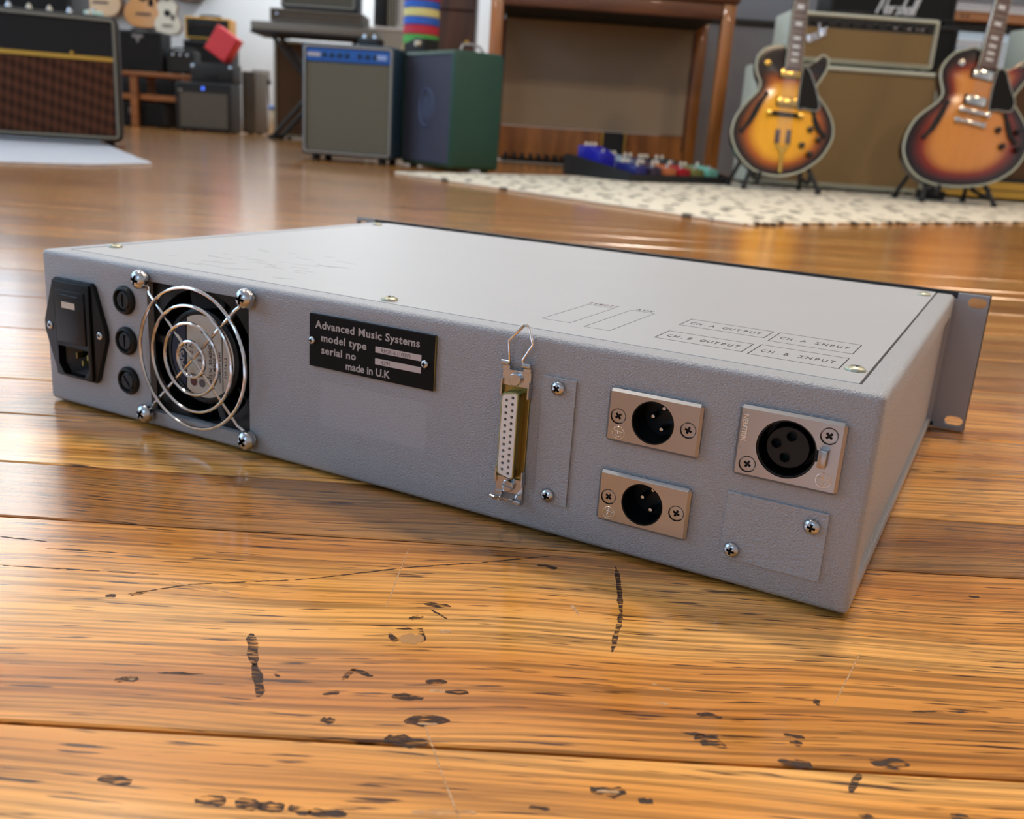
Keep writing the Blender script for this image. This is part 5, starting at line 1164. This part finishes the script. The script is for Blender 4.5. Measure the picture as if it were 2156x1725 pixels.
def guitar_stand(label, X, Y, feet, holds):
    """folding A-frame stand: two side frames, cradle arms with padded tips, cross bar"""
    t = thing('guitar_stand', label, 'stand', (X, Y, ZR))
    for s, (fxx, hx) in enumerate(zip(feet, holds)):
        MB().tube([(fxx, -.03, .010), (hx, .075, .13), (hx * .9, .115, .30)], .009, 8).build('front_leg', M_blk, t)
        MB().tube([(fxx * 1.02, .24, .010), (hx, .14, .20), (hx * .9, .120, .30)], .009, 8).build('rear_leg', M_blk, t)
        MB().tube([(hx, .10, .055), (hx, -.018, .036), (hx, -.034, .042), (hx, -.038, .070)], .008, 8).build('cradle_arm', M_rubber, t)
        MB().tube([(hx, .10, .055), (hx, .088, .15)], .008, 8).build('arm_brace', M_blk, t)
        for yy in (-.03, .24): MB().cyl((fxx, yy, 0), (fxx, yy, .016), .012, n=12).build('rubber_foot', M_rubber, t)
    MB().tube([(holds[0] * .9, .118, .30), (holds[1] * .9, .118, .30)], .009, 8).build('cross_bar', M_blk, t)
guitar_stand('black folding stand holding the amber sunburst guitar', 1.09, 3.92, (-.155, .145), (-.10, .10))
guitar_stand('black folding stand holding the red-edged sunburst guitar', 1.775, 3.83, (-.16, .125), (-.105, .09))

# --- guitars hanging on the back wall (only their lower bouts come into view)
def hung(name, label, X, Y, Z, s, col, rimc, hole=True, fh=False):
    half = [(0, 0), (.08, .004), (.15, .03), (.19, .08), (.20, .14), (.18, .20), (.14, .25), (.125, .29), (.14, .34), (.15, .39), (.13, .44), (.08, .475), (.03, .48)]
    L = half + [(-u, v) for u, v in half[::-1] if u > 0]
    L = [(u * s, v * s) for u, v in smooth_loop(L, 2)]
    t = thing(name, label, 'guitar', (X, Y, Z), 0, None)
    MB().prism(L, 0, .09 * s, 'xz', .004, 2).build('body', mat(name + rimc, rimc, .3, coat=.3), t)
    MB().prism([(u * .965, v * .965 + .008) for u, v in L], -.004, -.0002, 'xz', .001, 1).build('top', mat(name + col, col, .25, coat=.3, vary=(20, .06)), t)
    if hole: MB().lathe([(.05 * s, 0), (.05 * s, .001), (0, .001)], (0, -.0042, .30 * s), (0, -1, 0), 24).build('sound_hole', M_under, t)
    MB().box(-.075 * s, .075 * s, -.014, -.0042, .125 * s, .145 * s, .002, 1).build('bridge', M_rose, t)
    MB().prism([(.05 * s, .22 * s), (.10 * s, .20 * s), (.105 * s, .27 * s), (.06 * s, .30 * s)], -.0062, -.0042).build('pickguard', M_guard, t)
    MB().box(-.026 * s, .026 * s, -.02, .02, .47 * s, .93 * s, .004, 2).build('neck', M_rose, t)
    MB().prism([(-.03 * s, .93 * s), (.03 * s, .93 * s), (.04 * s, 1.09 * s), (-.04 * s, 1.09 * s)], -.012, .004, 'xz', .002, 1).build('headstock', M_guard, t)
    k = MB(); k.tube([(-.03, -.012, .925 * s), (-.03, .02, .925 * s), (0, YB - Y - .002, .925 * s)], .006, 6); k.tube([(.03, -.012, .925 * s), (.03, .02, .925 * s), (0, YB - Y - .002, .925 * s)], .006, 6); k.build('wall_hook', M_blk, t)
YW = YB - 0.13
hung('acoustic_guitar', 'natural spruce acoustic guitar hanging beside the black bench amplifier', -3.86, YW, 0.93, .95, 'd9b489', '8a5a34')
hung('acoustic_guitar', 'honey acoustic guitar hanging between the spruce and the brown ones', -3.47, YW, 0.86, .92, 'cf8e46', '7a4a22')
hung('small_guitar', 'small pale parlour guitar hanging low on the wall', -3.18, YW - .2, 0.80, .62, 'd8cdb6', '6b4a36')
hung('archtop_guitar', 'dark brown archtop guitar with amber centre hanging next to the white wall', -3.08, YW + .01, 1.12, .95, '7a4a2a', '2f2422', hole=False)
